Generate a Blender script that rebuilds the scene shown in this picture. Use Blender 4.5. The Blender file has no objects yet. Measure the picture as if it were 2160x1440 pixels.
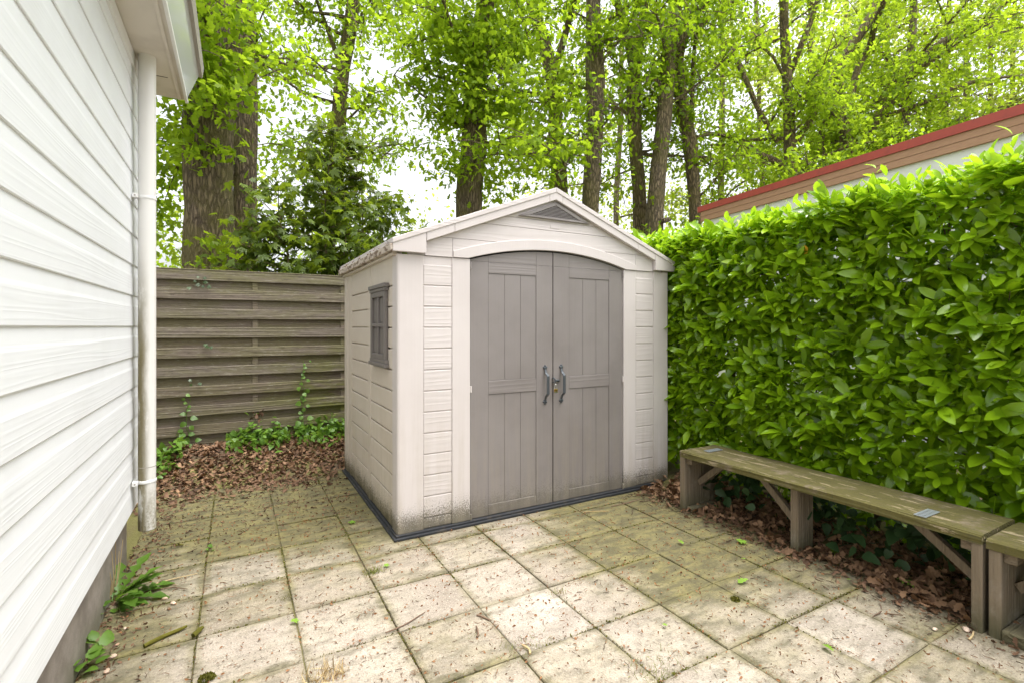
import bpy, math, random
import numpy as np
from mathutils import Vector, noise as mnoise
D = bpy.data; SC = bpy.context.scene; COL = SC.collection
R = math.radians
random.seed(7); rng = np.random.default_rng(7)

# ------------------------------------------------------------------ camera, sky, sun, exposure
CH = 1.4                       # eye height; +Y runs along the house wall, +X along the shed front
YAW = R(29.05); FPX = 1048.0
cam = D.cameras.new('camera'); co = D.objects.new('camera', cam); COL.objects.link(co)
co.location = (0, 0, CH); co.rotation_euler = (R(90), 0, -YAW)
cam.sensor_width = 36; cam.lens = 36*FPX/2160; cam.shift_y = -32/2160
cam.clip_start = .02; cam.clip_end = 2000
SC.camera = co
SUN = Vector((.17, -.20, 1.0)).normalized()
w = D.worlds.new('World'); SC.world = w; w.use_nodes = True
wn = w.node_tree; bg = wn.nodes['Background']
sky = wn.nodes.new('ShaderNodeTexSky'); sky.sky_type = 'NISHITA'; sky.sun_disc = False
sky.sun_elevation = math.asin(SUN.z); sky.sun_rotation = math.atan2(SUN.x, SUN.y)
sky.air_density = 1.0; sky.dust_density = 6.0; sky.ozone_density = 1.0
hs = wn.nodes.new('ShaderNodeHueSaturation'); hs.inputs['Saturation'].default_value = .18
wn.links.new(sky.outputs[0], hs.inputs['Color']); wn.links.new(hs.outputs[0], bg.inputs[0])
bg.inputs[1].default_value = .15
sl = D.lights.new('sun', 'SUN'); sl.energy = .8; sl.angle = R(45); sl.color = (1, .975, .94)
so = D.objects.new('sun', sl); COL.objects.link(so); so.rotation_euler = (-SUN).to_track_quat('-Z', 'Y').to_euler()
so.location = (0, 0, 12)
vs = SC.view_settings; vs.view_transform = 'Standard'; vs.look = 'None'; vs.gamma = 1; vs.exposure = 1.6
vs.use_curve_mapping = False
SC.cycles.max_bounces = 6; SC.cycles.diffuse_bounces = 4; SC.cycles.glossy_bounces = 2; SC.cycles.transmission_bounces = 4; SC.cycles.transparent_max_bounces = 4

# ------------------------------------------------------------------ small helpers
_s, _c = math.sin(YAW), math.cos(YAW)
def at(px, py, d):             # a spot at forward distance d, read off a 2160 wide picture
    l = (px-1080)/FPX*d
    return Vector((d*_s+l*_c, d*_c-l*_s, CH-(py-688)/FPX*d))
def gnd(px, py, z=0.):
    return at(px, py, (CH-z)*FPX/(py-688))
WL = {}
def empty(name, loc, label=None, cat=None, group=None):
    o = D.objects.new(name, None); COL.objects.link(o); o.location = loc; o.empty_display_size = .1
    WL[o] = Vector(loc); tag(o, label, cat, group); return o
def tag(o, label=None, cat=None, group=None, kind=None):
    if label: o['label'] = label
    if cat: o['category'] = cat
    if group: o['group'] = group
    if kind: o['kind'] = kind
    return o
def link(name, me, mat, parent=None, loc=(0, 0, 0)):
    o = D.objects.new(name, me); COL.objects.link(o); loc = Vector(loc); WL[o] = loc
    if mat and not me.materials: me.materials.append(mat)
    if parent: o.parent = parent; o.location = loc-WL[parent]
    else: o.location = loc
    return o
def mesh_np(name, V, T, smooth=True):
    me = D.meshes.new(name); V = np.ascontiguousarray(V, np.float32); T = np.ascontiguousarray(T, np.int32); n, k = T.shape
    me.vertices.add(len(V)); me.vertices.foreach_set('co', V.ravel())
    me.loops.add(n*k); me.loops.foreach_set('vertex_index', T.ravel())
    me.polygons.add(n); me.polygons.foreach_set('loop_start', np.arange(n, dtype=np.int32)*k)
    me.update(calc_edges=True)
    if smooth: me.polygons.foreach_set('use_smooth', np.ones(n, bool))
    return me

class MB:
    def __init__(s): s.v = []; s.f = []; s.sm = False
    def box(s, x0, x1, y0, y1, z0, z1):
        b = len(s.v)
        s.v += [(x, y, z) for z in (z0, z1) for y in (y0, y1) for x in (x0, x1)]
        s.f += [tuple(b+i for i in q) for q in ((0, 2, 3, 1), (4, 5, 7, 6), (0, 1, 5, 4), (2, 6, 7, 3), (0, 4, 6, 2), (1, 3, 7, 5))]
        return s
    def prism(s, poly, axis, a0, a1):           # closed 2-D polygon swept along an axis
        b = len(s.v); n = len(poly)
        for a in (a0, a1):
            for p, q in poly: s.v.append((a, p, q) if axis == 0 else (p, a, q) if axis == 1 else (p, q, a))
        s.f.append(tuple(b+i for i in range(n))); s.f.append(tuple(b+n+i for i in reversed(range(n))))
        for i in range(n): j = (i+1) % n; s.f.append((b+i, b+n+i, b+n+j, b+j))
        return s
    def strip(s, xs, lo, hi, y0, y1):           # upright slab between two height functions of x
        top = [(x, hi(x)) for x in xs]; bot = [(x, lo(x)) for x in xs]
        pts = [(x, l, h) for (x, h), (_, l) in zip(top, bot) if h-l > .0005]
        if len(pts) < 2: return s
        b = len(s.v); n = len(pts)
        for y in (y0, y1):
            for x, l, h in pts: s.v += [(x, y, l), (x, y, h)]
        for i in range(n-1):
            a = b+2*i; c = a+2*n
            s.f += [(a, a+2, a+3, a+1), (c, c+1, c+3, c+2), (a+1, a+3, c+3, c+1), (a, c, c+2, a+2)]
        a = b; c = b+2*n; s.f.append((a, a+1, c+1, c)); a = b+2*n-2; c = a+2*n; s.f.append((a, c, c+1, a+1))
        return s
    def tube(s, pts, rad, n=10, cap=True, f=None):
        pts = [Vector(p) for p in pts]; b = len(s.v); m = len(pts); u = None
        if not hasattr(rad, '__len__'): rad = [rad]*m
        for i, p in enumerate(pts):
            t = (pts[min(i+1, m-1)]-pts[max(i-1, 0)]).normalized()
            if u is None: u = t.orthogonal().normalized()
            u = (u-t*u.dot(t)).normalized(); v = t.cross(u)
            for k in range(n):
                a = 2*math.pi*k/n; q = rad[i]*(f(a, p) if f else 1)
                s.v.append(tuple(p+u*(math.cos(a)*q)+v*(math.sin(a)*q)))
        for i in range(m-1):
            for k in range(n):
                k2 = (k+1) % n; s.f.append((b+i*n+k, b+i*n+k2, b+(i+1)*n+k2, b+(i+1)*n+k))
        if cap: s.f.append(tuple(b+k for k in reversed(range(n)))); s.f.append(tuple(b+(m-1)*n+k for k in range(n)))
        s.sm = True; return s
    def mesh(s, name, c=(0, 0, 0)):
        c = Vector(c); me = D.meshes.new(name)
        me.from_pydata([tuple(Vector(v)-c) for v in s.v], [], s.f); me.update()
        if s.sm:
            me.polygons.foreach_set('use_smooth', np.ones(len(me.polygons), bool))
            try: me.set_sharp_from_angle(angle=R(40))
            except Exception: pass
        return me
    def build(s, name, mat, parent=None, bev=0, seg=2):
        a = np.array(s.v); c = Vector((a.min(0)+a.max(0))/2)
        o = link(name, s.mesh(name, c), mat, parent, c)
        if bev:
            md = o.modifiers.new('bevel', 'BEVEL'); md.width = bev; md.segments = seg; md.limit_method = 'ANGLE'; md.angle_limit = R(40)
        return o
def box(name, mat, parent, x0, x1, y0, y1, z0, z1, bev=.003):
    return MB().box(x0, x1, y0, y1, z0, z1).build(name, mat, parent, bev)
def lin(a, b, n): return [a+(b-a)*i/(n-1) for i in range(n)]

# ------------------------------------------------------------------ material helpers
def nd(nt, typ, ins=None, **pr):
    n = nt.nodes.new('ShaderNode'+typ)
    for k, v in pr.items(): setattr(n, k, v)
    for k, v in (ins or {}).items():
        if isinstance(v, bpy.types.NodeSocket): nt.links.new(v, n.inputs[k])
        elif v is not None: n.inputs[k].default_value = v
    return n
def mth(nt, op, a, b=None, c=None, clamp=False):
    return nd(nt, 'Math', {i: v for i, v in enumerate((a, b, c)) if v is not None}, operation=op, use_clamp=clamp).outputs[0]
def c4(c): return tuple(c)+(1,) if not isinstance(c, bpy.types.NodeSocket) and len(c) == 3 else c
def mix(nt, f, a, b, bt='MIX'):
    n = nd(nt, 'Mix', {0: f, 6: c4(a), 7: c4(b)}, data_type='RGBA', blend_type=bt); return n.outputs[2]
def ramp(nt, f, *st):
    n = nd(nt, 'ValToRGB', {0: f}); e = n.color_ramp.elements
    while len(e) < len(st): e.new(.5)
    for el, (p, c) in zip(e, st): el.position = p; el.color = c4((c, c, c) if not hasattr(c, '__len__') else c)
    return n.outputs[0]
def smooth(nt, x, a, b):       # 0..1 as x goes from a to b
    return nd(nt, 'MapRange', {0: x, 1: a, 2: b, 3: 0., 4: 1.}, interpolation_type='SMOOTHSTEP').outputs[0]
def noi(nt, vec, scale, det=4, rough=.55, dist=0, out=0):
    return nd(nt, 'TexNoise', {'Vector': vec, 'Scale': scale, 'Detail': det, 'Roughness': rough, 'Distortion': dist}).outputs[out]
def mapv(nt, vec, sc=(1, 1, 1), loc=(0, 0, 0)):
    return nd(nt, 'Mapping', {'Vector': vec, 'Scale': sc, 'Location': loc}).outputs[0]
def vadd(nt, a, b): return nd(nt, 'VectorMath', {0: a, 1: b}, operation='ADD').outputs[0]
def rnd(nt): return nd(nt, 'ObjectInfo').outputs['Random']
def opos(nt):                  # object coordinates shifted at random for every object
    r = mth(nt, 'MULTIPLY', rnd(nt), 37.)
    return vadd(nt, nd(nt, 'TexCoord').outputs['Object'], nd(nt, 'CombineXYZ', {0: r, 1: r, 2: r}).outputs[0])
def wpos(nt): return nd(nt, 'NewGeometry').outputs['Position']
def sep(nt, v): return nd(nt, 'SeparateXYZ', {0: v}).outputs
def bump(nt, h, st, dist=.01, nrm=None):
    return nd(nt, 'Bump', {'Height': h, 'Strength': st, 'Distance': dist, 'Normal': nrm}).outputs[0]
def mk(name, fn=None, col=(.5, .5, .5), rough=.6, metal=0, spec=None):
    m = D.materials.new(name); m.use_nodes = True; nt = m.node_tree; b = nt.nodes['Principled BSDF']
    b.inputs['Base Color'].default_value = c4(col); b.inputs['Roughness'].default_value = rough; b.inputs['Metallic'].default_value = metal
    if spec is not None: b.inputs['Specular IOR Level'].default_value = spec
    if fn:
        def put(**k):
            for n, v in k.items():
                n = {'color': 'Base Color', 'rough': 'Roughness', 'normal': 'Normal'}[n]
                if isinstance(v, bpy.types.NodeSocket): nt.links.new(v, b.inputs[n])
                else: b.inputs[n].default_value = v
        fn(nt, put)
    return m
def grain(nt, axis, fine=1., warp=.5):     # embossed wood lines running along an axis (0 x, 1 y, 2 z)
    p = opos(nt); along = .7
    sc = [9*fine]*3; sc[axis] = along
    q = mapv(nt, p, tuple(sc))
    wv = noi(nt, q, .55, 2, .5)
    sc2 = [60*fine]*3; sc2[axis] = 1.5
    q2 = mapv(nt, p, tuple(sc2))
    s = [x for i, x in enumerate(sep(nt, q)) if i != axis]
    h = mth(nt, 'ADD', mth(nt, 'ADD', s[0], s[1]), mth(nt, 'MULTIPLY', wv, 7*warp))
    ln = mth(nt, 'SINE', mth(nt, 'MULTIPLY', h, 9.))
    ln = mth(nt, 'POWER', mth(nt, 'MULTIPLY_ADD', ln, .5, .5), 2.)
    return ln, noi(nt, q2, 1., 3, .6)

# ------------------------------------------------------------------ materials
def f_siding(nt, put):
    ln, fi = grain(nt, 1, 2.8, .8)
    z = sep(nt, nd(nt, 'TexCoord').outputs['Object'])[2]
    mk_ = mth(nt, 'SUBTRACT', 1., smooth(nt, mth(nt, 'ADD', z, mth(nt, 'MULTIPLY', noi(nt, wpos(nt), 2.2, 1), .03)), .045, .06))
    h = mth(nt, 'MULTIPLY', mth(nt, 'ADD', ln, mth(nt, 'MULTIPLY', fi, .5)), mk_)
    d = noi(nt, wpos(nt), 3., 5)
    put(color=mix(nt, smooth(nt, d, .45, .8), (.80, .815, .835), (.75, .76, .775)), rough=.5, normal=bump(nt, h, .17, .0018))
M_SID = mk('white_siding', f_siding)
def f_plinth(nt, put):
    p = wpos(nt); n = noi(nt, p, 5, 6, .65); z = sep(nt, p)[2]
    c = mix(nt, smooth(nt, n, .35, .7), (.20, .17, .145), (.32, .28, .245))
    g = mth(nt, 'MULTIPLY', mth(nt, 'SUBTRACT', 1., smooth(nt, mth(nt, 'ADD', z, mth(nt, 'MULTIPLY', n, .2)), .08, .3)), .6)
    put(color=mix(nt, g, c, (.11, .115, .06)), rough=.9, normal=bump(nt, noi(nt, p, 120, 3), .35, .003))
M_PLI = mk('plinth_concrete', f_plinth)
def f_soff(nt, put):
    n = noi(nt, wpos(nt), 6, 5); put(color=mix(nt, smooth(nt, n, .4, .75), (.66, .61, .54), (.56, .51, .44)), rough=.55)
M_SOF = mk('cream_soffit', f_soff)
M_GUT = mk('gutter_panel', None, (.60, .63, .62), .08, spec=.6)
M_TRM = mk('grey_trim', None, (.33, .30, .26), .5)
M_WTR = mk('white_trim', None, (.78, .78, .77), .35)
M_DRK = mk('dark_void', None, (.02, .018, .016), .9)  # near-black colour that paints the shade in gaps and hollows
def f_pipe(nt, put):
    p = wpos(nt); x, y, z = sep(nt, p)
    n = noi(nt, mapv(nt, p, (9, 9, 2.2)), 1.6, 7, .7); f = noi(nt, p, 90, 4, .7)
    side = mth(nt, 'SUBTRACT', 1., smooth(nt, mth(nt, 'ADD', x, mth(nt, 'MULTIPLY', n, .05)), -.440, -.395))
    low = mth(nt, 'SUBTRACT', 1., smooth(nt, z, 1.2, 2.0)); bot = mth(nt, 'SUBTRACT', 1., smooth(nt, z, .22, .62))
    m = mth(nt, 'MULTIPLY', mth(nt, 'MULTIPLY', side, low), smooth(nt, n, .28, .5))
    m = mth(nt, 'MAXIMUM', m, mth(nt, 'MULTIPLY', bot, smooth(nt, mth(nt, 'ADD', n, mth(nt, 'MULTIPLY', f, .4)), .52, .85)))
    m = mth(nt, 'MAXIMUM', m, mth(nt, 'MULTIPLY', smooth(nt, f, .66, .74), mth(nt, 'MULTIPLY', low, .35)))
    c = mix(nt, mth(nt, 'MULTIPLY', m, .95), (.73, .715, .685), mix(nt, f, (.20, .15, .05), (.09, .08, .022)))
    put(color=c, rough=.38)
M_PIPE = mk('white_drainpipe', f_pipe)

def shed_mat(name, c0, c1, axis, emb, dirt=1., rough=.5):
    def f(nt, put):
        ln, fi = grain(nt, axis, 1.6, .8)
        p = wpos(nt); x, y, z = sep(nt, p)
        n = noi(nt, p, 2.3, 5, .6); f1 = noi(nt, p, 130, 4, .8); f2 = noi(nt, p, 7, 5, .65)
        c = mix(nt, smooth(nt, n, .3, .75), c0, c1)
        # green-black algae that has settled on the foot of the walls
        hh = mth(nt, 'MULTIPLY_ADD', f2, .16, z)
        a = mth(nt, 'POWER', mth(nt, 'SUBTRACT', 1., nd(nt, 'MapRange', {0: hh, 1: .07, 2: .52}).outputs[0]), 1.5)
        sp = smooth(nt, mth(nt, 'ADD', mth(nt, 'MULTIPLY', a, .60), mth(nt, 'MULTIPLY', f1, .95)), .72, .92)
        c = mix(nt, mth(nt, 'MULTIPLY', sp, .85*dirt), c, (.06, .052, .02))
        # faint brown veil higher up
        strk = noi(nt, mapv(nt, p, (14, 14, .8)), 1.5, 4, .6)
        veil = mth(nt, 'MULTIPLY', mth(nt, 'SUBTRACT', 1.1, smooth(nt, z, .1, 1.1)), mth(nt, 'MULTIPLY', mth(nt, 'MULTIPLY', f2, smooth(nt, strk, .35, .65)), .5*dirt))
        c = mix(nt, veil, c, (.36, .31, .22))
        h = mth(nt, 'ADD', mth(nt, 'MULTIPLY', ln, emb), mth(nt, 'MULTIPLY', fi, .5))
        put(color=c, rough=rough, normal=bump(nt, h, .32, .0018))
    return mk(name, f)
CR0, CR1 = (.60, .552, .535), (.555, .507, .488)
M_CRX = shed_mat('cream_resin_plank', CR0, CR1, 0, 1.)
M_CRY = shed_mat('cream_resin_plank_shaded', (.60, .535, .46), (.56, .49, .41), 1, .5, 1.3)  # beiger copy of the cream, the side wall's shade put into the colour
M_CRZ = shed_mat('cream_resin_panel', CR0, CR1, 2, .15)
M_CRS = shed_mat('cream_resin_panel_shaded', (.60, .535, .46), (.56, .49, .41), 2, .12, 1.3)  # same resin again, shade of the side mixed into its cream
M_TPZ = shed_mat('taupe_resin_door', (.235, .212, .204), (.20, .178, .17), 2, .25, .6, .45)
M_TPX = shed_mat('taupe_resin_rail', (.235, .212, .204), (.20, .178, .17), 0, 1., .6, .45)
M_TPW = mk('taupe_resin_window', None, (.165, .148, .138), .5)
def f_base(nt, put):
    n = noi(nt, wpos(nt), 18, 5, .7)
    put(color=mix(nt, smooth(nt, n, .5, .72), (.018, .020, .024), (.06, .05, .04)), rough=.6)
M_BAS = mk('dark_base_tray', f_base)
M_IRN = mk('grey_cast_handle', None, (.075, .085, .095), .42, .3)
M_STL = mk('lock_steel', None, (.62, .62, .60), .25, 1.)
M_BRS = mk('lock_brass', None, (.62, .40, .12), .32, 1.)
M_GAL = mk('galvanised_plate', None, (.55, .60, .66), .38, .7)
def f_edge(nt, put):
    n = noi(nt, wpos(nt), 14, 6, .7)
    put(color=mix(nt, smooth(nt, noi(nt, mapv(nt, wpos(nt), (1, .35, 1)), 30, 6, .7), .46, .58), (.50, .43, .36), (.15, .10, .065)), rough=.7, normal=bump(nt, n, .25, .004))
M_EDG = mk('dirty_roof_edge', f_edge)

def f_fence(nt, put):
    ln, fi = grain(nt, 0, 1.5, .8)
    p = wpos(nt); x, y, z = sep(nt, p); r = rnd(nt)
    n = noi(nt, mapv(nt, p, (1, 1, 4)), 2.6, 6, .65); n2 = noi(nt, mapv(nt, p, (2.5, 2.5, 14)), 5, 5, .7)
    c = mix(nt, fi, (.085, .064, .045), (.235, .185, .135))
    c = mix(nt, mth(nt, 'MULTIPLY', ln, .35), c, (.12, .09, .065))
    c = mix(nt, mth(nt, 'MULTIPLY', r, .35), c, (.21, .19, .17))
    kn = nd(nt, 'TexVoronoi', {'Vector': mapv(nt, opos(nt), (2.2, 1, 7)), 'Scale': 1.}).outputs['Distance']
    c = mix(nt, mth(nt, 'MULTIPLY', mth(nt, 'SUBTRACT', 1., smooth(nt, kn, .03, .1)), .8), c, (.05, .032, .022))
    gm = mth(nt, 'ADD', mth(nt, 'MULTIPLY', smooth(nt, x, -.1, 1.2), mth(nt, 'SUBTRACT', 1., smooth(nt, z, .5, 1.5))), mth(nt, 'MULTIPLY', smooth(nt, z, 1.6, 2.), .25))
    gm = mth(nt, 'MULTIPLY', mth(nt, 'ADD', mth(nt, 'MULTIPLY', gm, .9), .45), smooth(nt, n, .35, .62))
    c = mix(nt, mth(nt, 'MULTIPLY', gm, .85), c, (.135, .135, .035))
    c = mix(nt, mth(nt, 'MULTIPLY', smooth(nt, n2, .56, .66), .55), c, (.30, .275, .215))
    c = mix(nt, mth(nt, 'MULTIPLY', mth(nt, 'SUBTRACT', 1., smooth(nt, n2, .34, .46)), .6), c, (.07, .055, .04))
    put(color=c, rough=.85, normal=bump(nt, mth(nt, 'ADD', ln, fi), .6, .003))
M_FEN = mk('weathered_fence_wood', f_fence)

def bench_mat(name, axis, moss):
    def f(nt, put):
        ln, fi = grain(nt, axis, 2., .7)
        p = wpos(nt); x, y, z = sep(nt, p)
        st = [9, 9, 9]; st[axis] = 1.3
        n = noi(nt, p, 5, 6, .7); n2 = noi(nt, mapv(nt, p, tuple(st)), 2.2, 6, .7)
        c = mix(nt, fi, (.13, .10, .065), (.28, .22, .15))
        if moss:
            up = mth(nt, 'MULTIPLY', smooth(nt, n, .3, .5), .9)
            c = mix(nt, up, c, mix(nt, noi(nt, p, 40, 4), (.062, .057, .010), (.125, .11, .018)))
            c = mix(nt, mth(nt, 'MULTIPLY', smooth(nt, n2, .585, .62), .9), c, (.36, .29, .18))
            c = mix(nt, smooth(nt, n2, .66, .71), c, (.04, .03, .015))
            c = mix(nt, mth(nt, 'MULTIPLY', mth(nt, 'SUBTRACT', 1., smooth(nt, fi, .30, .44)), .75), c, (.035, .03, .012))
            c = mix(nt, mth(nt, 'MULTIPLY', smooth(nt, noi(nt, p, 26, 5, .7), .56, .68), .6), c, (.05, .045, .015))
        else:
            low = mth(nt, 'SUBTRACT', 1., smooth(nt, mth(nt, 'MULTIPLY_ADD', n, .1, z), .05, .25))
            c = mix(nt, mth(nt, 'MULTIPLY', low, .8), c, (.08, .08, .035))
            c = mix(nt, mth(nt, 'MULTIPLY', smooth(nt, n, .5, .7), .5), c, (.30, .27, .22))
        h = mth(nt, 'ADD', mth(nt, 'ADD', ln, fi), mth(nt, 'MULTIPLY', n2, 2.))
        put(color=c, rough=.9, normal=bump(nt, h, .8, .004))
    return mk(name, f)
M_SEAT = bench_mat('mossy_bench_wood', 1, True)
M_LEG = bench_mat('weathered_bench_leg', 2, False)
M_BRX = bench_mat('weathered_bench_bar', 0, False)

def f_slab(nt, put):
    p = wpos(nt); x, y, z = sep(nt, p); o = sep(nt, nd(nt, 'TexCoord').outputs['Object']); r = rnd(nt)
    q = opos(nt)
    n = noi(nt, q, 3.5, 6, .62); n2 = noi(nt, p, 1.7, 5, .6); f = noi(nt, q, 150, 3, .7); f2 = noi(nt, q, 55, 4, .7); n3 = noi(nt, mapv(nt, p, (1, 2.4, 1)), 6, 6, .68)
    c = mix(nt, smooth(nt, n, .32, .7), (.26, .222, .18), (.43, .38, .318))
    c = mix(nt, mth(nt, 'MULTIPLY', r, .45), c, (.34, .285, .22)); c = mix(nt, smooth(nt, mth(nt, 'FRACT', mth(nt, 'MULTIPLY', r, 7.3)), .55, 1.), c, mix(nt, 1., c, (.86, .845, .82), 'MULTIPLY'))
    c = mix(nt, mth(nt, 'MULTIPLY', smooth(nt, n3, .50, .70), .6), c, (.19, .165, .13))
    c = mix(nt, mth(nt, 'MULTIPLY', smooth(nt, f2, .52, .66), .6), c, (.13, .105, .08))
    blot = nd(nt, 'TexVoronoi', {'Vector': vadd(nt, p, nd(nt, 'VectorMath', {0: noi(nt, p, 9, 3, .5, 0, 1), 1: (.08, .08, .08)}, operation='MULTIPLY').outputs[0]), 'Scale': 7.}).outputs['Distance']
    c = mix(nt, mth(nt, 'MULTIPLY', mth(nt, 'SUBTRACT', 1., smooth(nt, blot, .05, .35)), .35), c, (.15, .125, .09))
    c = mix(nt, mth(nt, 'MULTIPLY', smooth(nt, f, .58, .66), .6), c, (.55, .51, .44))
    c = mix(nt, mth(nt, 'MULTIPLY', mth(nt, 'SUBTRACT', 1., smooth(nt, f, .34, .45)), .7), c, (.13, .105, .075))
    # algae: thick by the shed, the fence and under the hedge, and along the slab edges
    far = smooth(nt, y, 2.5, 4.1)
    rgt = mth(nt, 'MULTIPLY', smooth(nt, x, 1.4, 2.5), smooth(nt, y, .9, 2.3))
    rgt2 = mth(nt, 'MULTIPLY', smooth(nt, x, 2.2, 3.0), .45)
    lft = mth(nt, 'MULTIPLY', mth(nt, 'SUBTRACT', 1., smooth(nt, x, -.45, -.05)), .6)
    g = mth(nt, 'MAXIMUM', mth(nt, 'MAXIMUM', far, lft), mth(nt, 'MAXIMUM', rgt, rgt2))
    ed = mth(nt, 'MAXIMUM', mth(nt, 'ABSOLUTE', o[0]), mth(nt, 'ABSOLUTE', o[1]))
    ed = smooth(nt, mth(nt, 'ADD', ed, mth(nt, 'MULTIPLY', n3, .045)), .172, .222)
    g = mth(nt, 'ADD', mth(nt, 'MULTIPLY', g, .62), mth(nt, 'MULTIPLY', ed, .20))
    gm = smooth(nt, mth(nt, 'ADD', mth(nt, 'MULTIPLY_ADD', r, .16, g), mth(nt, 'MULTIPLY', mth(nt, 'ADD', mth(nt, 'ADD', n2, n3), mth(nt, 'MULTIPLY', n, 1.2)), .62)), .92, 1.62)
    gc = mix(nt, smooth(nt, n3, .35, .62), (.15, .13, .036), (.065, .058, .018)); gc = mix(nt, mth(nt, 'MULTIPLY', smooth(nt, f2, .5, .64), .5), gc, (.05, .04, .018))
    c = mix(nt, mth(nt, 'MULTIPLY', gm, .92), c, gc)
    put(color=c, rough=.88, normal=bump(nt, mth(nt, 'ADD', f, mth(nt, 'MULTIPLY', n3, 1.5)), .6, .003))
M_SLAB = mk('concrete_slab', f_slab)
def f_soil(nt, put):
    p = wpos(nt); n = noi(nt, p, 9, 7, .7); n2 = noi(nt, p, 2.5, 4)
    c = mix(nt, n, (.045, .03, .018), (.15, .105, .06)); c = mix(nt, mth(nt, 'MULTIPLY', smooth(nt, n2, .36, .55), .8), c, (.12, .115, .025))
    put(color=c, rough=.95, normal=bump(nt, n, .8, .02))
M_SOIL = mk('soil', f_soil)

def bark(name, c0, c1, moss, sc=1.):
    def f(nt, put):
        p = opos(nt); q = mapv(nt, p, (11*sc, 11*sc, 2.3*sc))
        v = nd(nt, 'TexVoronoi', {'Vector': vadd(nt, q, nd(nt, 'VectorMath', {0: noi(nt, q, 1.2, 4, .6, 0, 1), 1: (1.2, 1.2, 1.2)}, operation='MULTIPLY').outputs[0]), 'Scale': 1.}, feature='DISTANCE_TO_EDGE').outputs['Distance']
        n = noi(nt, q, 2.5, 6, .7); big = noi(nt, p, 1.4, 4)
        h = mth(nt, 'ADD', smooth(nt, v, 0., .3), mth(nt, 'MULTIPLY', n, .8))
        c = mix(nt, smooth(nt, h, .3, 1.25), c0, c1)
        c = mix(nt, mth(nt, 'MULTIPLY', smooth(nt, big, .42, .62), moss), c, (.17, .15, .035))
        put(color=c, rough=.95, normal=bump(nt, h, 1., .03))
    return mk(name, f)
M_BRK1 = bark('furrowed_bark', (.08, .058, .036), (.25, .19, .12), .6, 2.2)
M_BRK2 = bark('olive_bark', (.075, .058, .03), (.27, .20, .11), .6, 2.2)
M_BRK3 = bark('grey_bark', (.09, .07, .044), (.30, .23, .145), .45, 2.2)

def leafmat(name, ca, cb, trans, tcol, rough=.45, gloss=.4, vein=False):
    m = D.materials.new(name); m.use_nodes = True; nt = m.node_tree; b = nt.nodes['Principled BSDF']; out = nt.nodes['Material Output']
    isl = nd(nt, 'NewGeometry').outputs['Random Per Island']; big = noi(nt, wpos(nt), 1.1, 2)
    rr = mth(nt, 'FRACT', mth(nt, 'ADD', mth(nt, 'ADD', isl, rnd(nt)), mth(nt, 'MULTIPLY', big, .25)))
    c = mix(nt, rr, ca, cb); nt.links.new(c, b.inputs['Base Color'])
    b.inputs['Roughness'].default_value = rough; b.inputs['Specular IOR Level'].default_value = gloss
    t = nd(nt, 'BsdfTranslucent', {0: mix(nt, rr, tuple(x*.8 for x in tcol), tcol)})
    s = nd(nt, 'MixShader', {0: trans, 1: b.outputs[0], 2: t.outputs[0]}); nt.links.new(s.outputs[0], out.inputs[0])
    return m
M_LAU = leafmat('laurel_leaf', (.10, .20, .006), (.26, .43, .012), .30, (.45, .70, .015), .22, .55)
M_LAN = leafmat('laurel_young_leaf', (.25, .43, .012), (.38, .56, .02), .42, (.54, .80, .03), .3, .4)  # paler new growth, its colour also carrying the brighter light on the hedge top
M_OAK = leafmat('oak_leaf', (.085, .155, .010), (.155, .245, .015), .55, (.43, .62, .022), .5, .18)
M_OAK2 = leafmat('oak_leaf_bright', (.12, .205, .010), (.20, .295, .018), .55, (.49, .68, .03), .5, .18)
M_MAP = leafmat('maple_leaf', (.050, .085, .010), (.11, .165, .016), .45, (.31, .42, .022), .45, .4)  # darker green of the species, with some of its shade put into the colour
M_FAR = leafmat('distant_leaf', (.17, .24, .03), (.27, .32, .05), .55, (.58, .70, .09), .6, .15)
M_IVY = leafmat('ivy_leaf', (.022, .05, .008), (.045, .09, .015), .12, (.06, .12, .02), .35, .5)
M_WEED = leafmat('weed_leaf', (.06, .13, .015), (.13, .24, .03), .35, (.25, .42, .04), .45, .4)
M_BRAM = leafmat('bramble_leaf', (.022, .055, .018), (.045, .095, .03), .2, (.08, .15, .03), .45, .4)
M_DRY = leafmat('dry_leaf', (.10, .055, .028), (.34, .205, .115), .12, (.30, .14, .05), .7, .25)
M_DRYD = leafmat('dry_leaf_dark', (.065, .035, .02), (.21, .12, .068), .08, (.15, .07, .03), .7, .25)
M_CAT = leafmat('catkin', (.14, .062, .026), (.28, .135, .06), .1, (.3, .12, .04), .8, .2)
M_TWG = leafmat('twig', (.06, .038, .025), (.19, .125, .085), 0., (.1, .1, .1), .85, .2)
M_MOSS = leafmat('moss', (.055, .055, .010), (.13, .12, .022), .2, (.2, .22, .02), .9, .1)
M_GRS = leafmat('grass_blade', (.10, .13, .02), (.26, .25, .07), .3, (.3, .34, .05), .6, .3)
M_STRAW = leafmat('straw', (.38, .27, .13), (.55, .43, .24), .2, (.5, .4, .2), .7, .2)
M_YEL = leafmat('yellow_leaf', (.55, .30, .02), (.65, .38, .03), .3, (.7, .45, .03), .5, .3)
M_LIME = leafmat('fresh_fallen_leaf', (.14, .28, .025), (.22, .38, .05), .35, (.4, .6, .06), .5, .3)
def f_peb(nt, put): put(color=mix(nt, rnd(nt), (.33, .19, .11), (.62, .52, .42)), rough=.6)
M_PEB = mk('pebble', f_peb)
def f_red(nt, put):
    n = noi(nt, wpos(nt), 12, 4); put(color=mix(nt, smooth(nt, n, .4, .8), (.42, .07, .05), (.33, .06, .045)), rough=.5)
M_RED = mk('red_roof_edge', f_red)
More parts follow.
